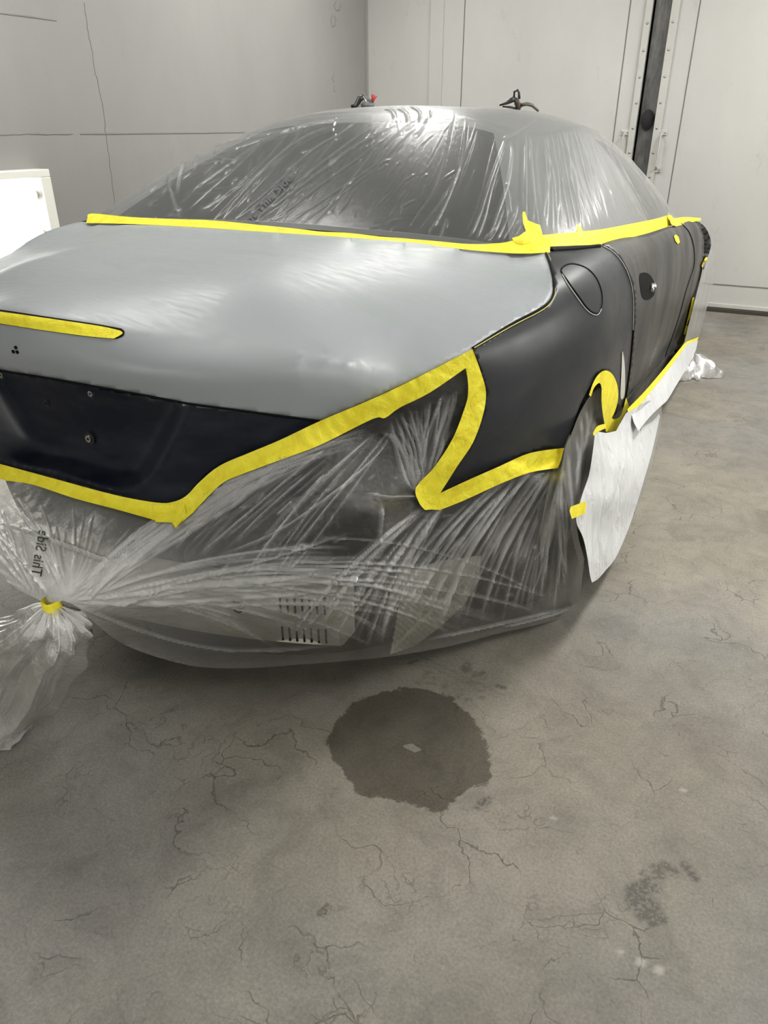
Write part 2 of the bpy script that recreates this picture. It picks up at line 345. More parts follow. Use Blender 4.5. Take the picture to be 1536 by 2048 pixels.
# floor with worn marks stored as attributes on its vertices
def floor_mesh():
    xs = np.unique(np.concatenate([np.arange(XL-.1, .3, .3), np.arange(.3, 1.75, .0075), np.arange(1.75, XR+.4, .3)]))
    ys = np.unique(np.concatenate([np.arange(YF-.1, -.5, .3), np.arange(-.5, .62, .0075), np.arange(.62, YB+.5, .25)]))
    X, Y = np.meshgrid(xs, ys); nx, ny = len(xs), len(ys); V = np.stack([X.ravel(), Y.ravel(), np.zeros(nx*ny)], 1)
    F = [(j*nx+i, j*nx+i+1, (j+1)*nx+i+1, (j+1)*nx+i) for j in range(ny-1) for i in range(nx-1)]
    o = mesh_obj('floor', V, F, M_FLOOR); tag(o, kind='structure')
    Q = V[:, :2]
    P = np.array([at(u, v, z=0)[:2] for u, v in crom([(655, 1490), (690, 1420), (760, 1385), (860, 1378), (940, 1430), (972, 1490), (980, 1560), (930, 1585), (880, 1625), (810, 1605), (720, 1590), (690, 1545)], 5, True)])
    d = outline_dist(P, Q); d = np.where(inside(P, Q), d, -d); st = np.clip(.5+d*11, 0, 1)
    hp = np.array([at(u, v, z=0)[:2] for u, v in [(803, 1492), (825, 1486), (846, 1500), (830, 1507)]]); dh = outline_dist(hp, Q); dh = np.where(inside(hp, Q), dh, -dh); st = np.minimum(st, 1-np.clip(.5+dh*50, 0, 1)*.9)
    mk = np.zeros(len(Q)); lt = np.zeros(len(Q))
    def blob(u, v, a, b, ang, s=1., arr=mk):
        c = at(u, v, z=0)[:2]; q = Q-c; ca, sa = cos(ang), sin(ang); x = (q[:, 0]*ca+q[:, 1]*sa)/a; y = (-q[:, 0]*sa+q[:, 1]*ca)/b
        np.maximum(arr, s*np.clip((1.25-np.sqrt(x*x+y*y))*3, 0, 1), out=arr)
    blob(966, 1606, .010, .022, -.5); blob(933, 1335, .012, .022, .1, .8); blob(955, 1348, .012, .010, 0, .7); blob(966, 1345, .008, .008, 0, .7); blob(1003, 1374, .014, .009, 0)
    for _ in range(26):
        blob(random.uniform(830, 990), random.uniform(1335, 1400), random.uniform(.004, .012), random.uniform(.003, .009), random.uniform(0, 3), random.uniform(.3, .8))
    def streak(p, q, wd, s=1.):
        A, B = at(*p, z=0)[:2], at(*q, z=0)[:2]; dd, t = seg_dist(Q, A, B); np.maximum(mk, s*np.clip((wd-dd)/wd*2.5, 0, 1), out=mk)
    streak((825, 1305), (1010, 1392), .0045, .5); streak((820, 1312), (995, 1396), .0045, .4); streak((818, 1328), (833, 1320), .006, .8)
    for p, q in (((1258, 1790), (1312, 1775)), ((1262, 1800), (1285, 1838)), ((1270, 1796), (1302, 1846)), ((1278, 1790), (1312, 1842)), ((1305, 1805), (1325, 1840)), ((1290, 1748), (1312, 1768)), ((1312, 1735), (1322, 1752)), ((1330, 1730), (1350, 1745)), ((1370, 1728), (1390, 1755))): streak(p, q, .012, .9)
    streak((1262, 1782), (1300, 1765), .016, .9)
    for i in range(7): streak((1420+i*13, 985+i*3), (1435+i*13, 1004+i*3), .02, .7)
    for u, v in ((1186, 1530),): blob(u, v, .02, .02, 0, .0)
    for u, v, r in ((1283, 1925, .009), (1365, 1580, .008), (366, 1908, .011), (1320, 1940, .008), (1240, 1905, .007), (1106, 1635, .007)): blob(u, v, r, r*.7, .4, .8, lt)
    for a, arr in (('stain', st), ('marks', mk), ('light', lt)):
        at_ = o.data.attributes.new(a, 'FLOAT', 'POINT'); at_.data.foreach_set('value', arr.astype(np.float32))
floor_mesh()
def structure(name, lo, hi, m, bev=0, parent=None):
    bm = bmesh.new(); box(bm, lo, hi, bev); o = obj(name, bm, m, parent)
    if not parent: tag(o, kind='structure')
    return o
structure('wall_left', (XL-.12, YF, 0), (XL, YB+.3, CEIL), M_WL)
structure('wall_right', (XR, YF, 0), (XR+.12, YB+.3, CEIL), M_WL)
structure('wall_front', (XL-.12, YF-.12, 0), (XR+.12, YF, CEIL), M_WL)
structure('ceiling', (XL-.12, YF-.12, CEIL), (XR+.12, YB+.3, CEIL+.1), M_WB)
# back wall: fixed sheet in the corner, then two sliding leaves with a dark slot between
structure('wall_back', (XL, YB+.012, 0), (-1.365, YB+.13, CEIL), M_WB)
structure('trim_1', (-1.475, YB-.004, 0), (-1.365, YB+.012, CEIL), M_WB, .002)
bm = bmesh.new(); box(bm, (-1.365, YB+.12, 0), (XR, YB+.3, CEIL)); tag(obj('wall_back_outer', bm, M_BLACK), kind='structure')
def leaf(name, x0, x1, strip, seams, hx, side):
    root = structure(name, (x0, YB+.02, .03), (x1, YB+.08, CEIL), M_WB)
    bm = bmesh.new(); box(bm, (strip[0], YB+.002, .05), (strip[1], YB+.02, CEIL), .002); obj('edge_strip', bm, M_TRIM, root)
    xb = (strip[0]+strip[1])/2
    for k in range(14):
        z = .12+k*.163
        bm = bmesh.new(); bmesh.ops.create_uvsphere(bm, u_segments=12, v_segments=6, radius=.009, matrix=Matrix.Translation((xb+side*.004, YB+.001, z)) @ Matrix.Diagonal((1, .6, 1, 1)))
        obj('bolt', bm, M_GALV, root, True)
    for sx in seams:
        bm = bmesh.new(); box(bm, (sx-.0035, YB+.0175, .05), (sx+.0035, YB+.0225, CEIL)); obj('sheet_seam', bm, M_CRACK, root)
    bm = bmesh.new()
    for z in (1.232, .985): box(bm, (hx-.03, YB+.008, z-.018), (hx+.03, YB+.02, z+.018), .003)
    tube(bm, [(hx-.004, YB+.012, 1.225), (hx-.004, YB-.03, 1.205), (hx-.004, YB-.033, 1.11), (hx-.004, YB-.03, 1.01), (hx-.004, YB+.012, .99)], .0075, 10)
    h = obj('door_handle', bm, M_HANDLE, root, False)
    for z in (1.232, .985):
        for dx in (-.018, .018):
            bm = bmesh.new(); bmesh.ops.create_uvsphere(bm, u_segments=8, v_segments=6, radius=.006, matrix=Matrix.Translation((hx+dx, YB+.006, z))); obj('screw', bm, M_GALV, h, True)
    return root
leaf('door_1', -1.365, .186, (.145, .19), (-1.20, .035), .118, 1)
leaf('door_2', .318, XR, (.318, .372), (.498,), .385, -1)
# horizontal joint and kick board of the right leaf
bm = bmesh.new(); box(bm, (.40, YB+.016, .196), (XR, YB+.0225, .202)); tag(obj('trim_2', bm, M_CRACK), kind='structure')
bm = bmesh.new(); box(bm, (.40, YB-.004, .03), (XR, YB+.02, .062), .004); tag(obj('trim_3', bm, M_TRIM), kind='structure')
bm = bmesh.new(); box(bm, (-1.365, YB-.02, 0), (XR, YB+.05, .028), .004); tag(obj('floor_track', bm, mat('rusty_dark_track', (.05, .04, .033), .8)), kind='structure')
bm = bmesh.new(); box(bm, (.205, YB+.05, 0), (.318, YB+.12, CEIL)); tag(obj('door_post', bm, M_DARKM), kind='structure')
bm = bmesh.new()
tube(bm, [(.262, YB+.055, 1.315), (.262, YB+.03, 1.315)], [.050, .046], 20)
bmesh.ops.scale(bm, vec=(1, 1, 1.5), verts=bm.verts, space=Matrix.Translation((-.262, 0, -1.315)))
tag(obj('rubber_bumper', bm, M_BLACK, None, True), 'black oval rubber bumper on the dark post between the two doors', 'bumper')

# joints and cracks of the left wall
def wall_crack(name, pts, wd, m=M_CRACK):
    bm = bmesh.new(); P = [at(u, v, x=XL) for u, v in pts]; up = []
    for i, p in enumerate(P):
        d = P[min(i+1, len(P)-1)]-P[max(i-1, 0)]; n = np.array([0, -d[2], d[1]]); n /= np.linalg.norm(n)+1e-9
        w_ = wd*(.5+random.random()); up.append([bm.verts.new(p+n*s*w_+np.array([x_, 0, 0])) for s, x_ in ((-1, 0), (-.5, .0022), (.5, .0022), (1, 0))])
    for a, b in zip(up, up[1:]):
        for k in range(3): bm.faces.new((a[k], a[k+1], b[k+1], b[k]))
    return tag(obj(name, bm, m), kind='structure')
def jit(pts, n, a):
    P = dens(pts, max(2, math.dist(pts[0], pts[-1])/n), False); return [(p[0]+random.gauss(0, a), p[1]+random.gauss(0, a)) for p in P]
M_JOINT = mat('wall_joint_grey', (.20, .197, .188), .8)  # plain grey of the wall joints and cracks
wall_crack('trim_4', jit([(-40, 270), (145, 268)], 14, .5), .0028, M_JOINT)
wall_crack('trim_5', [(160, 268), (215, 268), (300, 267), (420, 266), (520, 264)], .0035, M_JOINT)
wall_crack('trim_6', jit([(168, 5), (175, 60), (186, 110), (190, 150)], 26, .5), .0012, M_JOINT)
wall_crack('trim_7', jit([(192, 150), (205, 210), (216, 300), (228, 400), (234, 445)], 30, .6), .0016, M_JOINT)
wall_crack('trim_8', [(-30, 22), (0, 27), (60, 34), (113, 42)], .003, M_JOINT)
for i, ring in enumerate(([(665, 30), (661, 42), (664, 54), (669, 52), (672, 40), (668, 31)], [(672, 2), (668, 12), (672, 22), (679, 20), (681, 8)], [(667, 148), (664, 158), (668, 165)], [(669, 170), (667, 182), (671, 184)])):
    wall_crack('trim_%d' % (9+i), ring, .004, M_JOINT)
# wall corner bead
structure('trim_13', (XL, YB-.012, 0), (XL+.014, YB+.012, CEIL), M_WL, .003)

# wall light in the left wall
def wall_light():
    root = empty('wall_light', (XL, .95, .72)); tag(root, 'bright recessed fluorescent light box on the left wall beside the car', 'light fixture')
    y0, y1, z0, z1 = .12, 1.74, .33, 1.09
    def ch(name, bm, m, p=None, sm=False):
        o = obj(name, bm, m, p or root, sm); o.matrix_parent_inverse = Matrix.Identity(4)
        if p is None: o.data.transform(Matrix.Translation((-XL, -.95, -.72)))
        else: o.data.transform(Matrix.Translation((-XL, -.95, -.72)))
        return o
    bm = bmesh.new()
    box(bm, (XL, y0, z1-.035), (XL+.09, y1, z1), .004); box(bm, (XL, y0, z0), (XL+.09, y1, z0+.035), .004)
    box(bm, (XL, y1-.06, z0+.035), (XL+.09, y1, z1-.035), .003); box(bm, (XL, y0, z0+.035), (XL+.09, y0+.06, z1-.035), .003)
    ch('frame', bm, M_REFL)
    bm = bmesh.new(); box(bm, (XL+.001, y0+.05, z0+.03), (XL+.014, y1-.05, z1-.03)); ch('reflector', bm, M_REFL)
    for k in range(4):
        z = z1-.11-k*.18
        bm = bmesh.new(); cyl(bm, (XL+.055, y0+.085, z), (XL+.055, y1-.085, z), .0185); t = ch('fluorescent_tube', bm, M_TUBE, sm=True)
        for y in (y0+.063, y1-.092):
            bm = bmesh.new(); cyl(bm, (XL+.055, y, z), (XL+.055, y+.028, z), .026, 20); ch('lamp_holder', bm, M_EDGE)
wall_light()
def fill_wall_light(loc, rz, label):  # housing and tubes added around an unseen fill lamp
    root = empty('wall_light', loc); root.rotation_euler = (0, 0, rz); tag(root, label, 'light fixture')
    bm = bmesh.new(); box(bm, (-.85, -.05, -.58), (.85, 0, .58), .005); obj('housing', bm, M_REFL, root)
    for z in (-.42, -.14, .14, .42):
        bm = bmesh.new(); cyl(bm, (-.78, -.07, z), (.78, -.07, z), .018); obj('fluorescent_tube', bm, M_TUBE, root, True)
fill_wall_light((XR, 1.6, 1.5), radians(-90), 'added fill light panel, unseen, on the right wall facing the side of the car')
fill_wall_light((.2, YF, 1.6), radians(180), 'added fill light panel, unseen, on the wall behind the viewer')
def ceiling_light(x, y, label):
    root = empty('ceiling_light', (x, y, CEIL)); tag(root, label, 'light fixture')
    bm = bmesh.new(); box(bm, (-.27, -.62, -.07), (.27, .62, 0), .005); obj('housing', bm, M_REFL, root)
    for dx in (-.15, -.05, .05, .15):
        bm = bmesh.new(); cyl(bm, (dx, -.58, -.09), (dx, .58, -.09), .016); obj('fluorescent_tube', bm, M_TUBE, root, True)
for (lx, ly, pw), lb in zip(CEIL_LAMPS, ('ceiling tube light above the trunk of the car', 'ceiling tube light above the right side of the car', 'ceiling tube light above the left side of the hood', 'ceiling tube light near the sliding door slot', 'ceiling tube light behind the viewer')):
    ceiling_light(lx, ly, lb)

# ================================================================== THE CAR BODY (a barrel-shaped surface: rear wraps round into the sides)
ZW = [-.1, .2, .35, .5, .62, .75, .85, .92, .96, .985, 1.0, 1.03, 1.08]; WW = [.80, .855, .885, .908, .92, .922, .912, .892, .862, .825, .775, .60, .3]
def drop(y): return cub(y, [-.3, 0, .28, .8, 1.05, 1.6, 2.64, 3.1, 3.8, 4.4, 4.9], [.125, .10, .065, .0, 0, .022, .072, .105, .19, .30, .42])
def y0z(z): return cub(z, [0, .3, .45, .55, .7, .78, .81, .9, .955, .985, 1.02], [-.06, -.11, -.13, -.125, -.118, -.12, -.125, -.152, -.148, -.09, .1])
YE, NS = .95, 2.3
def barrel(x, y, z, off=0., dy=0.):
    w_ = cub(z+drop(y), ZW, WW)+off
    y0 = y0z(z)-off+dy; a = np.clip(YE-y, 0, None)/(YE-y0)
    fr = np.clip(y-3.7, 0, None)/.95
    return (np.abs(x)/w_)**NS+a**NS+fr**3.0-1
def onbody(uv, off=0., dy=0.): return march(lambda x, y, z: barrel(x, y, z, off, dy), uv)

# seam between lid and quarter panel, ridge of the lid
SEAM = crom([(1092, 506), (1101, 530), (1108, 562), (1106, 592), (1085, 615), (1020, 650), (945, 697)], 6)
LIDSIDE = crom([(945, 697), (860, 740), (760, 790), (700, 816), (640, 842)], 5)
RIDGE = crom([(-260, 590), (-120, 600), (0, 614), (120, 632), (250, 656), (380, 674), (500, 690), (600, 707), (700, 727), (800, 764)], 5)
FRONT = crom([(-240, 460), (-100, 448), (40, 443), (175, 445), (330, 452), (500, 462), (640, 471), (800, 483), (950, 497), (1092, 506)], 5)
seam3 = onbody(SEAM); side3 = onbody(LIDSIDE); ridge3 = onbody([p for p in RIDGE if p[0] < 792 and p[0] > 30])
# deck height as a smooth plate through seam, ridge and window base
ctr = [(0, .76, 1.028), (.25, .765, 1.022), (.5, .775, 1.013), (.71, .79, 1.0), (0, .4, 1.012), (.35, .45, 1.006), (.0, .1, .994), (.3, .12, .988), (0, 1.0, 1.06), (.5, 1.0, 1.045)]
pts3 = np.vstack([seam3[::3], ridge3[::4], side3[:3:2], np.array(ctr)])
pts3 = pts3[(pts3[:, 0] >= 0)]
mir = pts3*np.array([-1, 1, 1]); allp = np.vstack([pts3, mir[mir[:, 0] < -.02]])
DECK = TPS(allp[:, :2], allp[:, 2], 6e-4)
def ondeck(uv, off=0.): return march(lambda x, y, z: z-off-DECK(np.stack([x.ravel(), y.ravel()], 1)).reshape(x.shape), uv, .7, 3.2, 90)

car = empty('car', (0, 1.9, 0)); tag(car, 'two-door car being repainted, grey primer trunk and sanded black side panels, masked in film', 'car')
CPARTS = []
def cpart(o): CPARTS.append(o); o.parent = car; o.matrix_parent_inverse = Matrix.Translation((0, -1.9, 0)); return o
def mirror_half(o, clip=True):
    bm = bmesh.new(); bm.from_mesh(o.data)
    if clip: bmesh.ops.bisect_plane(bm, geom=bm.verts[:]+bm.edges[:]+bm.faces[:], plane_co=(0, 0, 0), plane_no=(1, 0, 0), clear_inner=True)
    g = bmesh.ops.duplicate(bm, geom=bm.verts[:]+bm.edges[:]+bm.faces[:])
    vs = [v for v in g['geom'] if isinstance(v, bmesh.types.BMVert)]
    for v in vs: v.co.x = -v.co.x
    bmesh.ops.reverse_faces(bm, faces=[f for f in g['geom'] if isinstance(f, bmesh.types.BMFace)])
    bmesh.ops.remove_doubles(bm, verts=bm.verts, dist=.0004); bm.to_mesh(o.data); bm.free()
    o.data.shade_smooth()

# --- trunk lid: deck + rear fascia in one skin
FASC_LOW = crom([(640, 842), (560, 832), (470, 820), (380, 808), (300, 793), (200, 775), (100, 757), (0, 742), (-140, 722), (-300, 705)], 4)
out = join(FRONT, SEAM, LIDSIDE, FASC_LOW, [(-300, 705), (-260, 590), (-240, 460)])
P2, F = tri(out, 9, [[p for p in RIDGE if -235 < p[0] < 785]])
rx = np.array([p[0] for p in RIDGE]); ry = np.array([p[1] for p in RIDGE])
isdeck = (P2[:, 1] < np.interp(P2[:, 0], rx, ry)+.5) & (P2[:, 0] < 1200)
lidline = np.interp(P2[:, 0], [800, 945], [764, 697]); isdeck |= (P2[:, 0] > 795)
V = np.zeros((len(P2), 3)); V[isdeck] = ondeck(P2[isdeck]); V[~isdeck] = onbody(P2[~isdeck])
onedge = outline_dist(LIDSIDE, P2, False) < 1.0; V[onedge & isdeck] = onbody(P2[onedge & isdeck])
_t = np.linalg.norm(V-CAM, axis=1)/np.linalg.norm(ray(P2), axis=1); _nb = [set() for _ in P2]
for f_ in F:
    for a_ in f_: _nb[a_].update(f_)
_rd = outline_dist(RIDGE, P2, False); _bd = outline_dist(out, P2); _mv = np.where(((P2[:, 0] > 600) & (_rd < 70) & (_bd > 2)) | ((_bd > 2) & (_rd > 12) & isdeck))[0]
_wt = np.clip((P2[:, 0]-520)/160, .25, 1)
for _k in range(26):
    _n = _t.copy()
    for i in _mv: l_ = list(_nb[i]); _n[i] = _t[i]+.6*_wt[i]*(_t[l_].mean()-_t[i])
    _t = _n
V = CAM+ray(P2)*_t[:, None]
# third brake light pocket in the fascia
BL = join(crom([(-200, 598), (-60, 612), (0, 619), (120, 637), (200, 649), (243, 657)], 4), crom([(243, 657), (249, 663), (246, 672), (232, 678)], 4), crom([(232, 678), (180, 674), (90, 662), (0, 648), (-60, 638), (-200, 618)], 4))
lid = cpart(mesh_obj('trunk_lid', V, F, M_PRIMER, cam_side=True)); mirror_half(lid); solid(lid, .004)
def sub(o, parent): o.parent = parent; return o
def world_child(o, parent):
    bpy.context.view_layer.update()
    o.parent = parent; o.matrix_parent_inverse = parent.matrix_world.inverted(); return o
def bodypatch(name, poly, m, step=7, off=0., dy=0., fn=None, parent=None, thick=.004, mirror=False, holes=()):
    P2, F = tri(poly, step, holes=holes); V = (fn or onbody)(P2, off) if dy == 0 else onbody(P2, off, dy)
    o = mesh_obj(name, V, F, m, cam_side=True)
    if mirror:
        me = o.data.copy(); me.transform(Matrix.Diagonal((-1, 1, 1, 1))); me.flip_normals(); o2 = bpy.data.objects.new(name, me); COL.objects.link(o2); cpart(o2)
        if thick: solid(o2, thick)
    if thick: solid(o, thick)
    return world_child(o, parent) if parent else cpart(o)
def line3(name, pts, m, r, parent, off=0., fn=None, seg=6):
    P = (fn or onbody)(np.array(dens(pts, 3, False)), off); bm = bmesh.new(); tube(bm, P, r, seg); o = obj(name, bm, m, None, True); return world_child(o, parent)
pocket = bodypatch('brake_light_pocket', BL, M_GAP, 5, .0015, parent=lid, thick=0)
tb = join(crom([(-200, 601), (-60, 616), (0, 623), (120, 640), (200, 652), (240, 661)], 4), crom([(240, 661), (245, 667), (228, 677)], 4), crom([(228, 677), (180, 673), (90, 661), (0, 647), (-60, 637), (-200, 616)], 4))
# emblem pin holes
for u, v_ in ((32, 695), (27, 703), (35, 704)):
    p = onbody([(u, v_)], .0005)[0]; bm = bmesh.new(); cyl(bm, p+np.array([0, .002, 0]), p-np.array([0, .0015, 0]), .0036, 12); world_child(obj('emblem_hole', bm, M_GAP, None), lid)
# lower panel of the lid with the licence plate recess
LOW = crom([(640, 842), (560, 882), (500, 906), (440, 932), (400, 965), (372, 995), (345, 1006), (300, 1005), (230, 992), (100, 957), (0, 930), (-150, 890), (-300, 850)], 5)
P2, F = tri(join(FASC_LOW[::-1], LOW, [(-300, 850), (-300, 705)]), 6)
P2 = np.array(P2)
RE = np.array(crom([(384, 806), (368, 840), (340, 895), (312, 945), (292, 968), (255, 978), (200, 970), (100, 938), (0, 908), (-300, 830)], 5))
Rp = np.vstack([RE, [(-300, 690), (0, 730), (100, 745), (200, 763), (300, 781)]])
din = outline_dist(RE, P2, False); ins = inside(Rp, P2)
depth = np.where(ins, .066*(1-np.exp(-(din/24)**2)), 0)
V = np.zeros((len(P2), 3)); base = onbody(P2, .0005)
for i in range(0, 1): V = base
lvl = np.unique(np.round(depth, 4))
d = ray(P2); ok = depth > 1e-5
if ok.any():
    idx = np.where(ok)[0]
    for g in np.array_split(idx[np.argsort(depth[idx])], 60):
        if len(g): V[g] = onbody(P2[g], 0., float(depth[g].mean()))
    t = np.linalg.norm(V-CAM, axis=1)
    # smooth the stepped depth
    nb = [[] for _ in P2]
    for f in F:
        for a in f: nb[a] += [b for b in f if b != a]
    for _ in range(6):
        tn = t.copy()
        for i in idx: tn[i] = .4*t[i]+.6*np.mean(t[nb[i]])
        t = tn
    V = CAM+d/np.linalg.norm(d, axis=1)[:, None]*t[:, None]
low = mesh_obj('lid_lower_panel', V, F, M_NAVY, cam_side=True); mirror_half(low); solid(low, .004); cpart(low)
line3('panel_gap', FASC_LOW[:60], M_GAP, .0022, lid, .001)
for u, v_, r in ((5, 832, .0105), (183, 875, .0105), (182, 787, .0085), (3, 750, .0085), (93, 806, .0065)):
    q = np.argmin(((P2-np.array([u, v_]))**2).sum(1)); p = V[q]; k = np.linalg.norm(p-CAM); p = CAM+ray((u, v_))[0]/np.linalg.norm(ray((u, v_))[0])*(k-.002)
    big_ = r > .009
    bm = bmesh.new(); cyl(bm, p+np.array([0, .004, 0]), p-np.array([0, .006 if big_ else .001, 0]), r*1.25, 20); f = world_child(obj('plate_screw', bm, M_RUBBER, None, False), low)
    bm = bmesh.new(); cyl(bm, p, p-np.array([0, .010 if big_ else .003, 0]), r*.72, 18); s = world_child(obj('washer', bm, M_STEEL if r > .007 else M_UNDER, None, False), f)
    bm = bmesh.new(); cyl(bm, p, p-np.array([0, .0105 if big_ else .0035, 0]), r*.26, 12); world_child(obj('socket', bm, M_GAP, None, False), f)

# --- quarter panel, door, fender, sill
BELT = crom([(1092, 506), (1100, 497), (1130, 492), (1170, 488), (1203, 483)], 4)+[(1205, 491)]
CUT = crom([(1205, 491), (1228, 505), (1248, 530), (1261, 562), (1267, 600), (1266, 660), (1261, 720), (1255, 770), (1250, 800)], 5)
ARCH = crom([(1128, 896), (1140, 865), (1158, 815), (1178, 775), (1196, 750), (1213, 742), (1226, 752), (1234, 775), (1234, 800), (1228, 830)], 5)
QLOW = crom([(1128, 896), (1080, 900), (1020, 922), (960, 950), (880, 986)], 4)
QREAR = crom([(880, 986), (915, 930), (945, 885), (965, 830), (972, 782), (962, 745), (945, 697)], 5)
qout = join(SEAM[::-1], BELT, CUT, [(1250, 800), (1240, 822), (1228, 832)], ARCH[::-1], QLOW, QREAR)
quarter = bodypatch('quarter_panel', qout, M_SATIN, 7, mirror='all')
# left flank of the car continued as a mirrored skin
line3('panel_gap', SEAM, M_GAP, .0030, quarter, .0005)
line3('gap_tape_line', crom([(1110, 575), (1108, 594), (1088, 618), (1022, 653), (948, 696)], 5), mat('yellow_green_edge', (.45, .42, .1), .5), .0013, quarter, .003)  # thin yellow line of tape showing in the lid gap
# fuel flap
FL = crom([(1122, 540), (1140, 528), (1170, 535), (1192, 556), (1203, 585), (1203, 612), (1194, 627), (1176, 618), (1155, 590), (1135, 562)], 5, True)
flap = bodypatch('fuel_flap', FL, M_SATIN, 6, .0004, thick=0)
line3('panel_gap', FL+[FL[0]], M_GAP, .0024, flap, .0002)
line3('gap_highlight_line', crom([(1124, 548), (1136, 568), (1156, 597), (1176, 622), (1194, 630), (1203, 618)], 5), M_EDGE, .0010, flap, .0022)  # pale line painted as the highlight along the flap gap
DBELT = [(1205, 491)]+crom([(1207, 484), (1250, 475), (1300, 470), (1345, 452), (1362, 447)], 4)
DFRONT = crom([(1362, 447), (1378, 465), (1387, 495), (1387, 533), (1373, 577), (1354, 645), (1330, 712)], 5)
SILL = crom([(1330, 712), (1305, 740), (1280, 768), (1250, 800)], 4)
door = bodypatch('door', join(DBELT, DFRONT, SILL, CUT[::-1]), M_DOOR, 6, mirror='all')
line3('panel_gap', CUT, M_GAP, .0036, door, .001)
line3('gap_highlight_line', CUT[:26], M_EDGE, .0012, door, .004)  # pale line painted as the highlight along the door gap
line3('panel_gap', DFRONT, M_GAP, .0035, door, 0)
# door handle pocket with the lock exposed
HP = crom([(1279, 552), (1290, 545), (1302, 552), (1310, 570), (1308, 590), (1295, 600), (1284, 592)], 5, True)
hp = bodypatch('handle_pocket', HP, M_GAP, 4, .001, parent=door, thick=0)
p = onbody([(1301, 574)], .0)[0]; bm = bmesh.new(); cyl(bm, p-np.array([.002, 0, 0]), p+np.array([.012, 0, 0]), .016, 20); cyl(bm, p, p+np.array([.016, .004, .006]), .007, 12)
world_child(obj('door_lock', bm, M_STEEL, None, True), hp)
fend = bodypatch('front_fender', join(crom([(1362, 447), (1385, 441), (1404, 448), (1417, 466), (1422, 490), (1413, 522), (1402, 558), (1390, 600), (1378, 645), (1368, 684)], 4), [(1362, 692), (1330, 712)], DFRONT[::-1]), M_DOOR, 4, thick=0, mirror='all')
sill = bodypatch('side_sill', join(SILL[::-1], [(1330, 712), (1366, 690)], crom([(1366, 690), (1330, 735), (1290, 785), (1262, 822)], 4), [(1262, 822), (1246, 815)]), M_DOOR, 6)
_P = onbody(np.array(dens([(1102, 501), (1150, 498), (1199, 492)], 4, False)), .003)
_bm = bmesh.new(); tube(_bm, _P, .0055, 8); cpart(obj('belt_gap_strip', _bm, M_GAP, None, True))  # dark strip added for the black gap under the belt tape
# bare lower corner of the quarter in front of the arch
lipc = bodypatch('bare_filler_streak', crom([(1245, 702), (1250, 740), (1249, 790), (1241, 795), (1243, 745)], 4, True), M_EDGE, 4, .002, parent=quarter, thick=0)
# rear dark core of the car (panel behind the missing bumper), inner arch, underside
def core():
    V, F = [], []; zs = np.linspace(.14, .76, 20); th = np.linspace(-1, 1, 61)
    for z in zs:
        for a in th:
            yv = float(y0z(np.array(z)))+.11; w_ = float(cub(np.array(z), ZW, WW))-.13; ang = a*pi/2
            x = w_*np.sign(sin(ang))*abs(sin(ang))**(2/NS); y = YE-.3-(YE-.3-yv)*abs(cos(ang))**(2/NS); V.append((x, y, z))
    n = len(th)
    for j in range(len(zs)-1):
        for i in range(n-1): F.append((j*n+i, j*n+i+1, (j+1)*n+i+1, (j+1)*n+i))
    return cpart(mesh_obj('rear_body_panel', V, F, M_UNDER))
core()
bm = bmesh.new(); box(bm, (-.74, .72, .17), (.74, 4.3, .60), .05); box(bm, (-.52, .12, .18), (.52, .8, .45), .05); cpart(obj('underbody', bm, M_UNDER, None, True))
bm = bmesh.new(); box(bm, (-.78, 3.0, .5), (.78, 4.35, .70), .06); cpart(obj('hood', bm, M_DOOR, None, True))
def wheel(x, y):
    root = cpart(empty('wheel')); bpy.context.view_layer.update()
    for nm, r0, r1, hw, m in (('tyre', .21, .325, .11, M_RUBBER), ('rim', .02, .21, .09, M_ALU)):
        bm = bmesh.new(); prof = [(r0, -hw), (r1-.02, -hw), (r1, -hw+.03), (r1, hw-.03), (r1-.02, hw), (r0, hw)]; rings = []
        for k in range(40):
            a = 2*pi*k/40; rings.append([bm.verts.new((x+px_, y+cos(a)*r, .325+sin(a)*r)) for r, px_ in prof])
        for k in range(40):
            A, B = rings[k], rings[(k+1) % 40]
            for i in range(len(prof)): bm.faces.new((A[i], A[(i+1) % 6], B[(i+1) % 6], B[i]))
        world_child(obj(nm, bm, m, None, True), root)
for x, y in ((.73, .86), (-.73, .86), (.74, 3.42), (-.74, 3.42)): wheel(x, y)

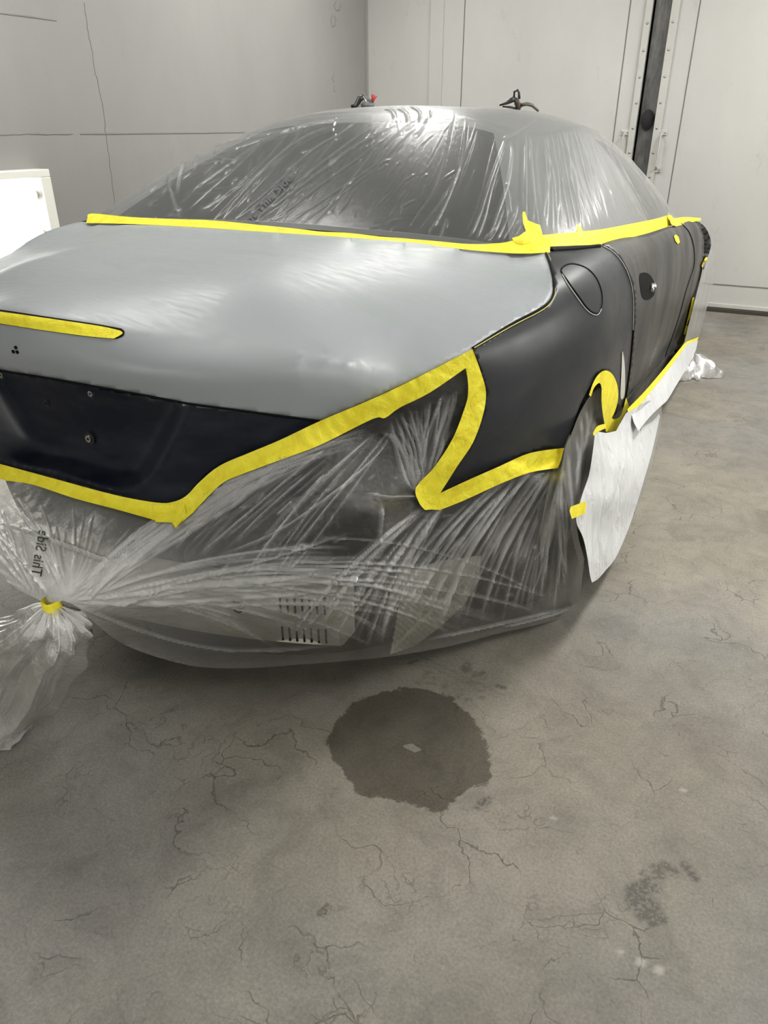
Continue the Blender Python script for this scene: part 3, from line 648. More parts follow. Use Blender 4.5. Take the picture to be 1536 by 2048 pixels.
# crash beam, absorber and ribbed foil liner showing through the film
def slab(name, poly, depthfn, th, m, step=10):
    P2, F = tri(poly, step); V = np.array([at(u, v, y=depthfn(u, v)) for u, v in P2]); o = mesh_obj(name, V, F, m, cam_side=True); solid(o, th); return cpart(o)
def beam():
    V, F = [], []; n = 40
    prof = [(0, 0), (-.012, .004), (-.018, .02), (-.018, .052), (-.006, .060), (-.006, .068), (-.018, .076), (-.018, .112), (-.012, .126), (0, .13), (.05, .13), (.05, 0)]
    for i in range(n+1):
        x = -.60+1.20*i/n
        for dy, dz in prof: V.append((x, -.12+.12*(x/.6)**2+dy, .312+dz))
    k = len(prof)
    for i in range(n):
        for j in range(k): F.append((i*k+j, i*k+(j+1) % k, (i+1)*k+(j+1) % k, (i+1)*k+j))
    F.append(tuple(range(k))[::-1]); F.append(tuple(n*k+j for j in range(k)))
    o = cpart(mesh_obj('crash_beam', V, F, M_ALU, smooth=False))
    for zz, h_ in ((.326, .035), (.397, .04)):
        for q in range(7):
            x = .585-.013*q*1.1-.01; bm = bmesh.new(); y = -.12+.12*(x/.6)**2-.0195
            box(bm, (x-.0014, y-.001, zz), (x+.0014, y+.004, zz+h_)); world_child(obj('vent_slot', bm, M_GAP), o)
    x = .40; y = -.12+.12*(x/.6)**2-.019; bm = bmesh.new(); cyl(bm, (x, y-.001, .40), (x, y+.006, .40), .016, 20); world_child(obj('towing_hole', bm, M_GAP), o)
beam()
slab('black_absorber', join(crom([(368, 1100), (420, 1060), (515, 1022), (640, 1012), (752, 1008)], 4), [(752, 1008), (756, 1132)], crom([(756, 1132), (640, 1136), (520, 1152), (440, 1140), (368, 1130)], 4)), lambda u, v: -.055+.13*((u-100)/650)**2*.6, .05, M_UNDER)
bm_lbl = None
def foil():
    P2, F = tri([(782, 1308), (800, 1200), (812, 1145), (880, 1122), (962, 1112), (958, 1160), (930, 1208), (880, 1254), (830, 1292)], 2.4)
    V = []
    for u, v in P2:
        s = (u-782)*.64-(v-1140)*.77; rib = .004*sin(s*2*pi/9.5) if (v > 1150+(930-u)*.35 and abs((u-800)+(v-1265)*1.05-18) > 7) else 0
        V.append(at(u, v, y=.175+.20*(u-782)/180-rib))
    o = mesh_obj('ribbed_liner', V, F, M_FOIL, cam_side=True, smooth=False); solid(o, .003); cpart(o)
foil()

# ================================================================== CABIN
Bc = np.array([(0, .76, 1.03), (.25, .763, 1.026), (.52, .772, 1.015), (.735, .79, .998), (.795, .90, .985), (.815, 1.05, .98), (.822, 1.4, .972), (.825, 1.9, .955), (.825, 2.4, .93), (.80, 2.9, .895), (.62, 3.15, .93), (.3, 3.28, .96), (0, 3.32, .97)])
Sc = np.array([(0, 1.36, 1.302), (.16, 1.355, 1.299), (.33, 1.345, 1.288), (.455, 1.34, 1.262), (.515, 1.42, 1.25), (.54, 1.52, 1.252), (.555, 1.7, 1.262), (.56, 1.92, 1.265), (.57, 2.2, 1.235), (.585, 2.48, 1.175), (.42, 2.62, 1.20), (.2, 2.66, 1.215), (0, 2.67, 1.22)])
Tc = np.array([(0, 1.6, 1.33), (.05, 1.6, 1.329), (.12, 1.62, 1.327), (.2, 1.65, 1.324), (.26, 1.7, 1.322), (.28, 1.75, 1.321), (.29, 1.85, 1.320), (.29, 1.95, 1.318), (.28, 2.05, 1.312), (.24, 2.15, 1.304), (.16, 2.2, 1.302), (.08, 2.22, 1.302), (0, 2.23, 1.303)])
Kc = np.array([0, 1, 2, 3, 3.5, 4, 4.6, 5.2, 5.8, 6.4, 7, 7.6, 8.2])
def curve(C, a):
    out = np.zeros((len(a), 3)); n = len(C)
    for k in range(3):
        ys = C[:, k]; m_ = np.zeros(n); m_[1:-1] = (ys[2:]-ys[:-2])/(Kc[2:]-Kc[:-2]); m_[0] = 0 if k else (ys[1]-ys[0])/(Kc[1]-Kc[0]); m_[-1] = 0 if k else (ys[-1]-ys[-2])/(Kc[-1]-Kc[-2])
        i = np.clip(np.searchsorted(Kc, a)-1, 0, n-2); h = Kc[i+1]-Kc[i]; t = (a-Kc[i])/h
        out[:, k] = (2*t**3-3*t**2+1)*ys[i]+(t**3-2*t**2+t)*h*m_[i]+(-2*t**3+3*t**2)*ys[i+1]+(t**3-t**2)*h*m_[i+1]
    return out
def cabin_points(av, rv, off=0.):
    a = np.abs(av); B, S, T = curve(Bc, a), curve(Sc, a), curve(Tc, a)
    Mx = (B+S)/2; bulge = np.array([0, 0, 1.])*.022; ctr_ = np.array([0, 1.9, .9]); dirn = Mx-ctr_; dirn /= np.linalg.norm(dirn, axis=1)[:, None]; Mx = Mx+dirn*.022
    R = rv[None, :, None]
    # lower part: quadratic B-M-S, upper: S-T eased in height
    t = np.clip(R/.62, 0, 1); q = (2*(t-.5)*(t-1))*B[:, None]+(4*t*(1-t))*Mx[:, None]+(2*t*(t-.5))*S[:, None]
    s = np.clip((R-.62)/.38, 0, 1); e = np.sin(s*pi/2); up_ = S[:, None]*(1-s)+T[:, None]*s; up_[..., 2] = (S[:, None, 2]*(1-e[..., 0])+T[:, None, 2]*e[..., 0])
    P = np.where(R <= .62, q, up_); sg = np.where(av < 0, -1, 1)[:, None]; P[..., 0] *= sg
    return P
def cabin_mesh(av, rv, off):
    P = cabin_points(av, rv); na, nr = len(av), len(rv)
    # soften the eave
    for _ in range(max(1, int(nr/28))):
        P[:, 1:-1] = .25*P[:, :-2]+.5*P[:, 1:-1]+.25*P[:, 2:]
    da = np.gradient(P, axis=0); dr_ = np.gradient(P, axis=1); N = np.cross(da, dr_); N /= np.linalg.norm(N, axis=2)[..., None]+1e-9
    N *= np.sign((N*(P-np.array([0, 1.9, .8]))).sum(2))[..., None]
    return P+N*off, N
# inner shell: roof, windows, pillars
av = np.linspace(-8.2, 8.2, 201); rv = np.concatenate([np.linspace(0, .62, 26), np.linspace(.64, 1, 14)])
P, N = cabin_mesh(av, rv, -.010); P = P.reshape(-1, 3); nr = len(rv)
cen_a = (av[:-1]+av[1:])/2; cen_r = (rv[:-1]+rv[1:])/2
def zone(a, r):
    s = abs(a)
    if s < 2.62 and .02 < r < .595: return 'rear_window'
    if 5.35 < s < 6.3 and .03 < r < .56: return 'side_window'
    if s > 6.7 and .04 < r < .6: return 'windshield'
    return 'roof'
groups = {}
for i in range(len(cen_a)):
    for j in range(len(cen_r)):
        z_ = zone(cen_a[i], cen_r[j]); key = z_+('R' if cen_a[i] > 0 else 'L') if z_ == 'side_window' else z_
        groups.setdefault(key, []).append((i*nr+j, (i+1)*nr+j, (i+1)*nr+j+1, i*nr+j+1))
for key, Fs in groups.items():
    nm = key.rstrip('RL') if key.startswith('side') else key
    used = sorted({v for f in Fs for v in f}); mp_ = {v: k for k, v in enumerate(used)}
    o = mesh_obj(nm, P[used], [tuple(mp_[v] for v in f) for f in Fs], M_ROOF if nm == 'roof' else M_GLASS)
    if nm == 'roof': cap = o
    cpart(o)
bm = bmesh.new(); vs = [bm.verts.new(v) for v in P.reshape(len(av), nr, 3)[:, -1]]
try: bm.faces.new(vs)
except ValueError: pass
cpart(obj('roof_crown', bm, M_ROOF))

# ------------------------------------------------------------------ folds
def fold_field(Q, strokes):
    """Q: points; strokes: (polyline, height, width). returns height and fold density"""
    H = np.zeros(len(Q)); D = np.zeros(len(Q))
    for pl, h, wd in strokes:
        pl = np.asarray(pl, float); lo = pl.min(0)-4*wd; hi = pl.max(0)+4*wd
        idx = np.where((Q[:, 0] > lo[0]) & (Q[:, 0] < hi[0]) & (Q[:, 1] > lo[1]) & (Q[:, 1] < hi[1]))[0]
        if not len(idx): continue
        q = Q[idx]; L = np.concatenate([[0], np.cumsum(np.linalg.norm(np.diff(pl, axis=0), axis=1))]); best = np.full(len(q), 1e9); tt = np.zeros(len(q)); sg = np.zeros(len(q))
        for i in range(len(pl)-1):
            dd, t = seg_dist(q, pl[i], pl[i+1]); b = dd < best; best[b] = dd[b]; tt[b] = (L[i]+t[b]*(L[i+1]-L[i]))/L[-1]
            e = pl[i+1]-pl[i]; s_ = np.sign(e[0]*(q[:, 1]-pl[i][1])-e[1]*(q[:, 0]-pl[i][0])); sg[b] = s_[b]
        tap = np.clip(np.minimum(tt, 1-tt)*6, 0, 1)
        g = np.exp(-(best/wd)**2)*tap; H[idx] += h*(g-.45*np.exp(-((best*sg-1.7*wd)/(1.1*wd))**2)*tap); D[idx] += np.exp(-(best/(1.15*wd))**2)*tap*min(1, abs(h)/.004)
    return H, np.clip(D, 0, 1.3)
def bundle(A, B, n, bow, h, wd, jitter=8):
    out = []
    A = np.array(crom(A, 8)); B = np.array(crom(B, 8))
    for i in range(n):
        s = (i+random.uniform(-.45, .45)+.5)/n; s = min(max(s, 0), 1)
        a = A[int(s*(len(A)-1))]+np.array([random.gauss(0, jitter*.3), random.gauss(0, jitter*.3)]); b = B[int(s*(len(B)-1))]+np.array([random.gauss(0, jitter), random.gauss(0, jitter)])
        t0, t1 = (0, 1) if random.random() < .4 else sorted((random.uniform(0, .5), random.uniform(.5, 1)))
        d_ = b-a; nrm = np.array([-d_[1], d_[0]]); bw = bow+random.gauss(0, .025)
        ts = np.linspace(t0, t1, 12); wv = random.uniform(0, 6)
        pl = [a+d_*t+nrm*bw*4*t*(1-t)+nrm/np.linalg.norm(nrm)*sin(t*7+wv)*2.0 for t in ts]
        k = random.random(); out.append((pl, h*(.35+1.0*k*k), wd*random.uniform(.7, 1.4)))
    return out
def S(h, wd, *pts): return (crom(pts, 5), h, wd)

# film over the cabin
a_r = np.linspace(-.0, 2.9, 330); a_s = np.linspace(2.9, 6.6, 250); a_f = np.linspace(6.6, 8.2, 20); a_l = np.linspace(-3.3, 0, 340); a_l2 = np.linspace(-8.2, -3.3, 60)
av = np.unique(np.round(np.concatenate([a_l2, a_l, a_r, a_s, a_f]), 6)); rv = np.linspace(0, 1, 190)
P, N = cabin_mesh(av, rv, .006); na, nr = len(av), len(rv); uv = pix(P.reshape(-1, 3))
vis = ((N*(CAM-P)).sum(2) > -.05).reshape(-1)
fs = []
big = [
 S(.006, 3.2, (440, 445), (458, 420), (520, 350), (600, 280), (690, 245)), S(.005, 2.6, (395, 300), (480, 280), (600, 255), (700, 233)),
 S(.004, 2.4, (430, 312), (520, 280), (620, 248), (700, 236)), S(.004, 2.5, (395, 262), (500, 243), (640, 228), (720, 222)),
 S(.006, 3.4, (500, 445), (560, 405), (640, 345), (700, 300), (765, 262), (800, 245)), S(.006, 3.0, (505, 448), (590, 370), (680, 300), (750, 250)),
 S(.004, 2.4, (515, 445), (570, 425), (640, 372), (720, 315), (790, 262)), S(.005, 2.8, (460, 445), (540, 380), (620, 305), (690, 262), (700, 240)),
 S(.004, 2.2, (565, 455), (640, 405), (720, 352), (762, 322)), S(.004, 2.2, (590, 458), (620, 435), (680, 392), (750, 340)),
 S(.004, 2.2, (420, 445), (455, 412), (500, 365), (570, 300)), S(.0035, 2.2, (365, 395), (420, 355), (470, 320), (530, 280), (600, 262)),
 S(.005, 2.6, (356, 392), (358, 355), (370, 315), (382, 290)), S(.006, 2.6, (352, 390), (362, 340), (380, 300)), S(.005, 2.4, (388, 345), (392, 320), (400, 300)),
 S(.005, 2.4, (430, 318), (432, 290), (425, 275)), S(.005, 2.6, (432, 315), (460, 322), (480, 320)), S(.004, 2.4, (395, 333), (430, 325), (470, 320)),
 S(.005, 2.6, (330, 360), (345, 395), (360, 440)), S(.005, 2.6, (335, 345), (340, 380), (350, 420), (362, 442)),
 S(.006, 3.2, (860, 470), (895, 400), (920, 330), (930, 262), (932, 240)), S(.005, 2.6, (862, 400), (885, 330), (900, 262), (908, 228)),
 S(.004, 2.2, (860, 395), (835, 430), (820, 455)), S(.0055, 3.0, (935, 485), (960, 430), (985, 350), (1008, 285), (1012, 265)),
 S(.005, 3.2, (950, 485), (968, 440), (985, 370), (1000, 335)), S(.006, 3.4, (975, 488), (995, 430), (1015, 370), (1024, 310), (1018, 275)),
 S(.005, 3.0, (1022, 430), (1016, 380), (1008, 365)), S(.004, 2.2, (880, 480), (893, 440), (897, 460)), S(.004, 2.2, (762, 300), (800, 262), (830, 240)),
 S(.004, 2.2, (772, 315), (810, 275), (832, 255)), S(.005, 2.4, (815, 246), (812, 228), (795, 217)), S(.005, 2.4, (838, 245), (838, 225), (820, 213)), S(.004, 2.2, (862, 235), (860, 220)), S(.005, 2.4, (788, 238), (785, 225), (770, 218)),
 S(.004, 2.2, (835, 276), (850, 245), (855, 232)), S(.004, 2.4, (1000, 280), (1040, 262), (1075, 240)),
 S(.006, 2.6, (1052, 480), (1052, 380), (1052, 262)), S(.004, 2.0, (1045, 430), (1050, 330), (1050, 265)), S(.005, 2.4, (1078, 460), (1068, 380), (1062, 300), (1055, 265)),
 S(.005, 2.4, (1092, 460), (1098, 330), (1090, 270)), S(.004, 2.2, (1080, 455), (1095, 370), (1085, 290)), S(.004, 2.0, (1112, 460), (1118, 380), (1108, 300), (1100, 262)),
 S(.005, 2.6, (1155, 462), (1140, 390), (1130, 330), (1118, 268)), S(.004, 2.2, (1165, 460), (1152, 400), (1135, 340)), S(.005, 2.6, (1205, 458), (1178, 380), (1155, 290), (1145, 255)),
 S(.004, 2.2, (1215, 455), (1190, 380), (1168, 290)), S(.004, 2.2, (1142, 465), (1130, 400), (1122, 350)), S(.0045, 2.4, (1222, 452), (1205, 390), (1185, 330)),
 S(.006, 3.6, (1280, 440), (1250, 375), (1220, 310), (1195, 265), (1185, 250)), S(.005, 2.6, (1295, 435), (1262, 370), (1235, 315), (1212, 270)), S(.005, 3.2, (1285, 438), (1268, 410), (1262, 388), (1240, 350)),
 S(.005, 2.6, (1330, 425), (1300, 370), (1262, 320), (1235, 285)), S(.004, 2.4, (1320, 428), (1290, 370), (1250, 310)), S(.004, 2.4, (1185, 460), (1160, 380), (1148, 330))]
big = [(p_, h_*.72, w_*.72) for p_, h_, w_ in big]
fs += big
fs += bundle([(240, 420), (350, 430), (520, 440), (700, 460)], [(400, 275), (560, 240), (700, 235), (850, 235)], 18, .02, .0020, 1.7)
fs += bundle([(700, 465), (830, 478), (940, 488)], [(840, 240), (950, 245), (1020, 270)], 9, .03, .0018, 1.6)
fs += bundle([(1060, 470), (1140, 465), (1230, 455), (1330, 428)], [(1060, 265), (1110, 258), (1160, 255), (1225, 290)], 28, -.01, .0020, 1.7, 5)
fs += bundle([(960, 485), (1000, 488), (1040, 480)], [(1010, 420), (1035, 410), (1045, 440)], 12, .05, .004, 2.4, 6)
for _ in range(150):                                         # short crinkles
    u, v_ = random.uniform(250, 900), random.uniform(260, 470); ang = random.gauss(-.9, .35) if u > 480 else random.uniform(-1.2, .6); L = random.uniform(10, 34)
    fs.append(([(u, v_), (u+cos(ang)*L*.5, v_+sin(ang)*L*.5+random.uniform(-3, 3)), (u+cos(ang)*L, v_+sin(ang)*L)], random.uniform(.001, .0026), 1.9))
H, D = fold_field(uv, fs); H[~vis] = 0; D[~vis] = .15
R2 = (P+N*H.reshape(na, nr)[..., None]).reshape(-1, 3)
F = [(i*nr+j, (i+1)*nr+j, (i+1)*nr+j+1, i*nr+j+1) for i in range(na-1) for j in range(nr-1)]
F.append(tuple(i*nr+nr-1 for i in range(na)))
cfilm = mesh_obj('masking_film', R2, F, M_FILM); tag(cfilm, 'clear wrinkled masking film taped over the rear window, roof and side windows', 'plastic sheet')
A = cfilm.data.attributes.new('fold', 'FLOAT', 'POINT'); A.data.foreach_set('value', D.astype(np.float32))
CAB = BVHTree.FromPolygons([tuple(v) for v in P.reshape(-1, 3)], F[:-1])

# printing on the film
def hit(bvh, u, v_):
    d_ = Vector(ray((u, v_))[0]).normalized(); r = bvh.ray_cast(Vector(CAM), d_); return None if r[0] is None else np.array(r[0])
def print_text(txt, p0, p1, hgt, fn, parent, flip=1, bold=.012):
    cu = bpy.data.curves.new('txt', 'FONT'); cu.body = txt; cu.size = 1; cu.offset = bold; o = bpy.data.objects.new('txt', cu); COL.objects.link(o)
    bpy.context.view_layer.update(); me = bpy.data.meshes.new_from_object(o); bpy.data.objects.remove(o)
    bm = bmesh.new(); bm.from_mesh(me); bmesh.ops.subdivide_edges(bm, edges=bm.edges[:], cuts=1)
    xs = [v.co.x for v in bm.verts]; W_ = max(xs); p0 = np.array(p0, float); p1 = np.array(p1, float); dx = (p1-p0)/W_; e = (p1-p0)/np.linalg.norm(p1-p0); up_ = np.array([e[1], -e[0]])*hgt/.72*flip
    dead = []
    for v in bm.verts:
        q = fn(*(p0+dx*v.co.x+up_*v.co.y))
        if q is None: dead.append(v)
        else: v.co = Vector(q)
    if dead: bmesh.ops.delete(bm, geom=dead, context='VERTS')
    return world_child(obj('printed_words', bm, M_INK), parent)
def above(bvh, k):
    def f(u, v_):
        q = hit(bvh, u, v_)
        if q is None: return None
        d_ = q-CAM; return CAM+d_*(1-k/np.linalg.norm(d_))
    return f
print_text('Paint This Side', (478, 468), (586, 356), 15, above(CAB, .014), cfilm, bold=.025)

# ================================================================== FILM AROUND THE REAR END
EDGE = crom([(-320, 862), (-150, 898), (0, 940), (100, 966), (230, 1002), (330, 1022), (380, 1005), (440, 950), (520, 915), (640, 868), (760, 820), (860, 768), (940, 730)], 5)
ctl = []
def add3(uv_, P_):
    if not np.isnan(P_).any(): ctl.append((uv_, np.linalg.norm(P_-CAM)/np.linalg.norm(ray(uv_)[0])))
for p in EDGE[::5]: add3(p, onbody([p], .004)[0])
for p in ((955, 780), (930, 860), (880, 930), (842, 990)): add3(p, onbody([p], .004)[0])
for p in ((860, 1010), (950, 975), (1040, 935), (1122, 912)): add3(p, onbody([p], .004)[0])
for p in ((760, 880), (860, 860), (820, 930)): add3(p, onbody([p], -.015)[0])
for u, v_, y_ in ((0, 1020, -.175), (150, 1060, -.19), (300, 1100, -.19), (500, 1080, -.14), (0, 1110, -.26), (100, 1195, -.33), (125, 1200, -.325), (60, 1180, -.31), (220, 1180, -.27), (350, 1180, -.19), (620, 1180, -.105), (560, 1250, -.105), (450, 1250, -.13), (700, 1180, -.055), (690, 1280, -.035), (700, 1100, -.05), (750, 1020, -.02),
                  (250, 1288, -.17), (300, 1308, -.12), (400, 1333, -.045), (500, 1333, .0), (600, 1328, .045), (780, 1312, .14), (690, 1240, -.045), (-300, 1020, -.22), (-320, 950, -.15)): add3((u, v_), at(u, v_, y=y_))
add3((900, 1290), at(900, 1290, z=.11)); add3((1000, 1266), at(1000, 1266, z=.07)); add3((1150, 1225), at(1150, 1225, x=.925)); add3((1165, 1160), at(1165, 1160, x=.955)); add3((1100, 1240), at(1100, 1240, z=.035))
for u, v_, o_ in ((850, 1120, .0), (900, 1080, .01), (1000, 1100, .012), (1080, 1050, .01), (1000, 1020, .008), (900, 1200, .0), (1020, 1180, .015)): add3((u, v_), onbody([(u, v_)], o_)[0])
add3((1145, 1060), at(1145, 1060, x=.945)); add3((1125, 960), at(1125, 960, x=.925)); add3((1150, 900), at(1150, 900, x=.935))
ctl_uv = np.array([c[0] for c in ctl]); FT = TPS(ctl_uv, [c[1] for c in ctl], 1e-5)
def onfilm(uv_, off=0.):
    uv_ = np.atleast_2d(uv_); t = FT(uv_); d_ = ray(uv_); return CAM+d_*(t-off/np.linalg.norm(d_, axis=1))[:, None]
BOT = crom([(1165, 1150), (1160, 1190), (1148, 1225), (1080, 1248), (1000, 1266), (900, 1292), (780, 1313), (690, 1322), (600, 1329), (500, 1336), (400, 1334), (320, 1316), (250, 1290), (200, 1255), (160, 1218), (128, 1202), (118, 1205)], 5)
LEFTB = crom([(92, 1206), (70, 1196), (30, 1175), (0, 1150), (-100, 1100), (-300, 1030)], 4)
RTOP = crom([(945, 710), (960, 780), (940, 860), (890, 930), (848, 1000), (860, 1005), (940, 975), (1040, 938), (1122, 915)], 4)
fout = join(EDGE, RTOP, crom([(1122, 915), (1135, 960), (1150, 1020), (1158, 1080), (1168, 1120), (1165, 1150)], 4), BOT, [(105, 1212)], LEFTB, [(-300, 1030), (-320, 862)])
P2, F = tri(fout, 2.7)
V = onfilm(P2)
K = (108, 1206); fs = []
fs += bundle([(130, 1196), (136, 1203)], [(-20, 975), (150, 1015), (330, 1050), (420, 1000), (520, 940)], 45, .03, 0.0037, 1.61, 6)
fs += bundle([(150, 1195), (170, 1202), (160, 1210)], [(480, 965), (640, 905), (760, 860)], 48, -.06, 0.0043, 1.86, 7)
fs += bundle([(150, 1203), (170, 1208), (150, 1213)], [(700, 1090), (760, 1150), (900, 1130), (850, 1230)], 33, -.04, 0.0037, 1.86, 8)
fs += bundle([(150, 1208), (170, 1215), (180, 1225)], [(500, 1290), (800, 1300), (1000, 1262), (1140, 1215)], 30, -.09, 0.0037, 1.86, 8)
fs += bundle([(70, 1190), (90, 1200)], [(-250, 950), (-60, 980), (40, 1030)], 24, -.03, 0.0037, 1.74, 6)
fs += bundle([(560, 930), (700, 880), (800, 850)], [(330, 1090), (420, 1130), (560, 1190)], 36, .03, 0.0034, 1.61, 7)
fs += bundle([(850, 1015), (870, 1015), (900, 1000)], [(560, 1280), (690, 1290), (780, 1290)], 27, .05, 0.0037, 1.86, 8)
fs += bundle([(1000, 960), (1060, 940), (1120, 935)], [(760, 1250), (850, 1260), (980, 1240)], 45, .05, 0.0037, 1.86, 8)
fs += bundle([(1112, 938), (1124, 938), (1128, 930)], [(1000, 1240), (1080, 1230), (1150, 1190)], 30, .03, 0.0037, 1.86, 6)
fs += bundle([(790, 830), (860, 800), (920, 770)], [(830, 985), (836, 985), (842, 985)], 30, -.03, 0.0043, 1.74, 4)
fs += bundle([(760, 860), (800, 840), (840, 830)], [(825, 985), (832, 988), (836, 990)], 13, -.10, 0.0050, 2.11, 3)
fs += [S(.009, 4, (730, 985), (770, 995), (840, 992)), S(.008, 4, (780, 840), (800, 930), (815, 970), (835, 985)), S(.008, 3.4, (800, 830), (830, 900), (832, 970)), S(.007, 3.4, (765, 1010), (760, 1050), (755, 1090)), S(.008, 3.5, (125, 1203), (300, 1180), (500, 1130), (700, 1065)), S(.008, 3.2, (125, 1205), (330, 1205), (560, 1190), (690, 1180)), S(.008, 3.5, (0, 1075), (60, 1140), (100, 1200)),
       S(.007, 3.6, (160, 1218), (330, 1275), (480, 1300), (680, 1290)), S(.007, 3, (1140, 1215), (1000, 1248), (850, 1280)), S(.007, 3, (1150, 1200), (1120, 1225), (1000, 1255)), S(.007, 3.5, (0, 1045), (120, 1085), (260, 1140)),
       S(.006, 3.2, (440, 1110), (560, 1060), (700, 960), (780, 880))]
for _ in range(60):
    u, v_ = random.uniform(420, 1120), random.uniform(950, 1220); L = random.uniform(10, 40); ang = random.gauss(-.6, .5)
    fs.append(([(u, v_), (u+cos(ang)*L*.5+random.uniform(-3, 3), v_+sin(ang)*L*.5), (u+cos(ang)*L, v_+sin(ang)*L)], random.uniform(.0008, .0022), 2.0))
fs = [(p_, h_, max(1.5, w_*(.6 if w_ > 2.9 else 1))) for p_, h_, w_ in fs]
H, D = fold_field(P2, fs)
dk = np.hypot(P2[:, 0]-K[0], (P2[:, 1]-K[1])*1.3); D = D*.8+1.5*np.exp(-(dk/110)**1.2)+.45*np.exp(-(dk/330)**2)
D += .25*np.exp(-(outline_dist(BOT[:60], P2, False)/14)**2)
H *= np.clip(dk/60, .15, 1)
rfilm = mesh_obj('masking_film', V, F, M_FILM2, cam_side=True); tag(rfilm, 'clear masking film gathered into a taped knot below the trunk, covering the rear end', 'plastic sheet')
nv = np.zeros(len(V)*3, np.float32); rfilm.data.vertex_normals.foreach_get('vector', nv); V = V+nv.reshape(-1, 3)*H[:, None]
rfilm.data.vertices.foreach_set('co', V.astype(np.float32).ravel()); A = rfilm.data.attributes.new('fold', 'FLOAT', 'POINT'); A.data.foreach_set('value', np.clip(D, 0, 1.6).astype(np.float32)); rfilm.data.update()
print_text('This Side', (62, 1150), (78, 1060), 22, lambda u, v_: onfilm([(u, v_)], .006)[0], rfilm, -1)
# the knot and the bunch hanging under it
KN = at(104, 1211, y=-.33)
bm = bmesh.new(); rings = []
for k, (dz, r) in enumerate(((.014, .016), (.010, .0175), (-.012, .0165), (-.016, .0155))):
    rings.append([bm.verts.new((KN[0]+cos(a)*r*(1+.12*sin(3*a)), KN[1]+sin(a)*r, KN[2]+dz+.002*sin(2*a))) for a in np.linspace(0, 2*pi, 24, endpoint=False)])
for A_, B_ in zip(rings, rings[1:]):
    for i in range(24): bm.faces.new((A_[i], A_[(i+1) % 24], B_[(i+1) % 24], B_[i]))
world_child(obj('tape_tie', bm, M_TAPE, None, True), rfilm)
def bunch():
    n, mth_ = 90, 260; V = []; D = []
    path = [np.array(p) for p in crom([tuple(KN), tuple(KN+np.array([-.012, -.005, -.05])), tuple(at(60, 1300, y=-.32)), tuple(at(20, 1390, y=-.30)), tuple(at(-40, 1440, z=.04)), tuple(at(-75, 1480, z=.02))], 8)]
    path = np.array(path); L = np.linspace(0, 1, len(path)); ph = rng.uniform(0, 6.28, 12)
    for i in range(n):
        t = i/(n-1); c = np.array([np.interp(t, L, path[:, k]) for k in range(3)])
        r = .013+.105*math.sin(min(1, t*1.9)*pi/2)**.8*(1-.30*max(0, t-.45))-.02*max(0, t-.85)*6*.1
        for j in range(mth_):
            a = 2*pi*j/mth_; w_ = 1+.13*sin(5*a+ph[0]+t*2)+.10*sin(11*a+ph[1]-t*3)+.06*sin(23*a+ph[2]+t*5)+.035*sin(41*a+ph[3])+.05*sin(9*t*3+3*a+ph[4])+.04*sin(31*t+7*a+ph[5])+.03*sin(57*t-13*a+ph[6])
            rr = r*w_; p = c+np.array([cos(a)*rr*.95, sin(a)*rr*.62, -.012*sin(6*a+ph[7])*t]); p[2] = max(p[2], .004); V.append(p); D.append(max(0, (1-t*2.2))*1.0+.35+.35*sin(23*a+ph[2]+t*5)*.5)
    F = [(i*mth_+j, i*mth_+(j+1) % mth_, (i+1)*mth_+(j+1) % mth_, (i+1)*mth_+j) for i in range(n-1) for j in range(mth_)]
    o = mesh_obj('gathered_tail', V, F, M_BAG); A = o.data.attributes.new('fold', 'FLOAT', 'POINT'); A.data.foreach_set('value', np.clip(D, 0, 1.4).astype(np.float32)); world_child(o, rfilm)
bunch()

# ================================================================== TAPE
def tape(name, poly, fn, step=5, wr=.0012, parent=None, seed=0, th=.0006, corners=()):
    P2, F = tri(poly, step); V = fn(P2)
    r = random.Random(seed); nv_ = np.zeros(len(P2))
    for _ in range(14):
        k = r.uniform(.04, .16); a = r.uniform(0, pi); nv_ += np.sin(P2[:, 0]*k*cos(a)+P2[:, 1]*k*sin(a)+r.uniform(0, 6))*r.uniform(.3, 1)
    dirv = CAM-V; dirv /= np.linalg.norm(dirv, axis=1)[:, None]; V = V+dirv*(np.abs(nv_)*wr*.6)[:, None]
    o = mesh_obj(name, V, F, M_TAPE, cam_side=True); return world_child(o, parent) if parent else o
fb = lambda off: (lambda uv_: onbody(uv_, off))
def fout_(off):
    def g(uv_):
        uv_ = np.atleast_2d(uv_); d_ = ray(uv_); L_ = np.linalg.norm(d_, axis=1); tb_ = np.linalg.norm(onbody(uv_, 0.)-CAM, axis=1)/L_; tf = FT(uv_)
        a_ = tb_-tf; k_ = .012; mn = .5*(tb_+tf-np.sqrt(a_*a_+k_*k_)); return CAM+d_*(mn-off/L_)[:, None]
    return g
tape('brake_light_tape', tb, fb(.0035), 5, .0007, parent=lid)
# lower edge tape of the trunk lid
T1 = join(crom([(-300, 850), (-150, 888), (0, 928), (100, 955), (230, 990), (312, 1005), (345, 1004), (372, 992), (400, 963), (440, 931), (500, 905), (560, 880), (640, 842), (760, 791), (860, 742), (945, 698)], 4),
          [(945, 698), (940, 730)], crom([(940, 730), (860, 785), (800, 815), (770, 836), (745, 838), (640, 890), (560, 920), (480, 950), (440, 970), (385, 1026)], 4), [(385, 1026), (350, 1056), (342, 1044), (312, 1041)],
          crom([(312, 1041), (230, 1018), (150, 997), (68, 970), (20, 962), (0, 958), (-150, 915), (-300, 880)], 4))
tape('tape_strip', T1, fout_(.014), 5, .0016, rfilm, 1)
T1b = [(305, 1010), (330, 1009), (369, 1008), (372, 1030), (352, 1056), (345, 1045), (311, 1044)]
tape('tape_strip', T1b, fout_(.018), 4, .0012, rfilm, 2)
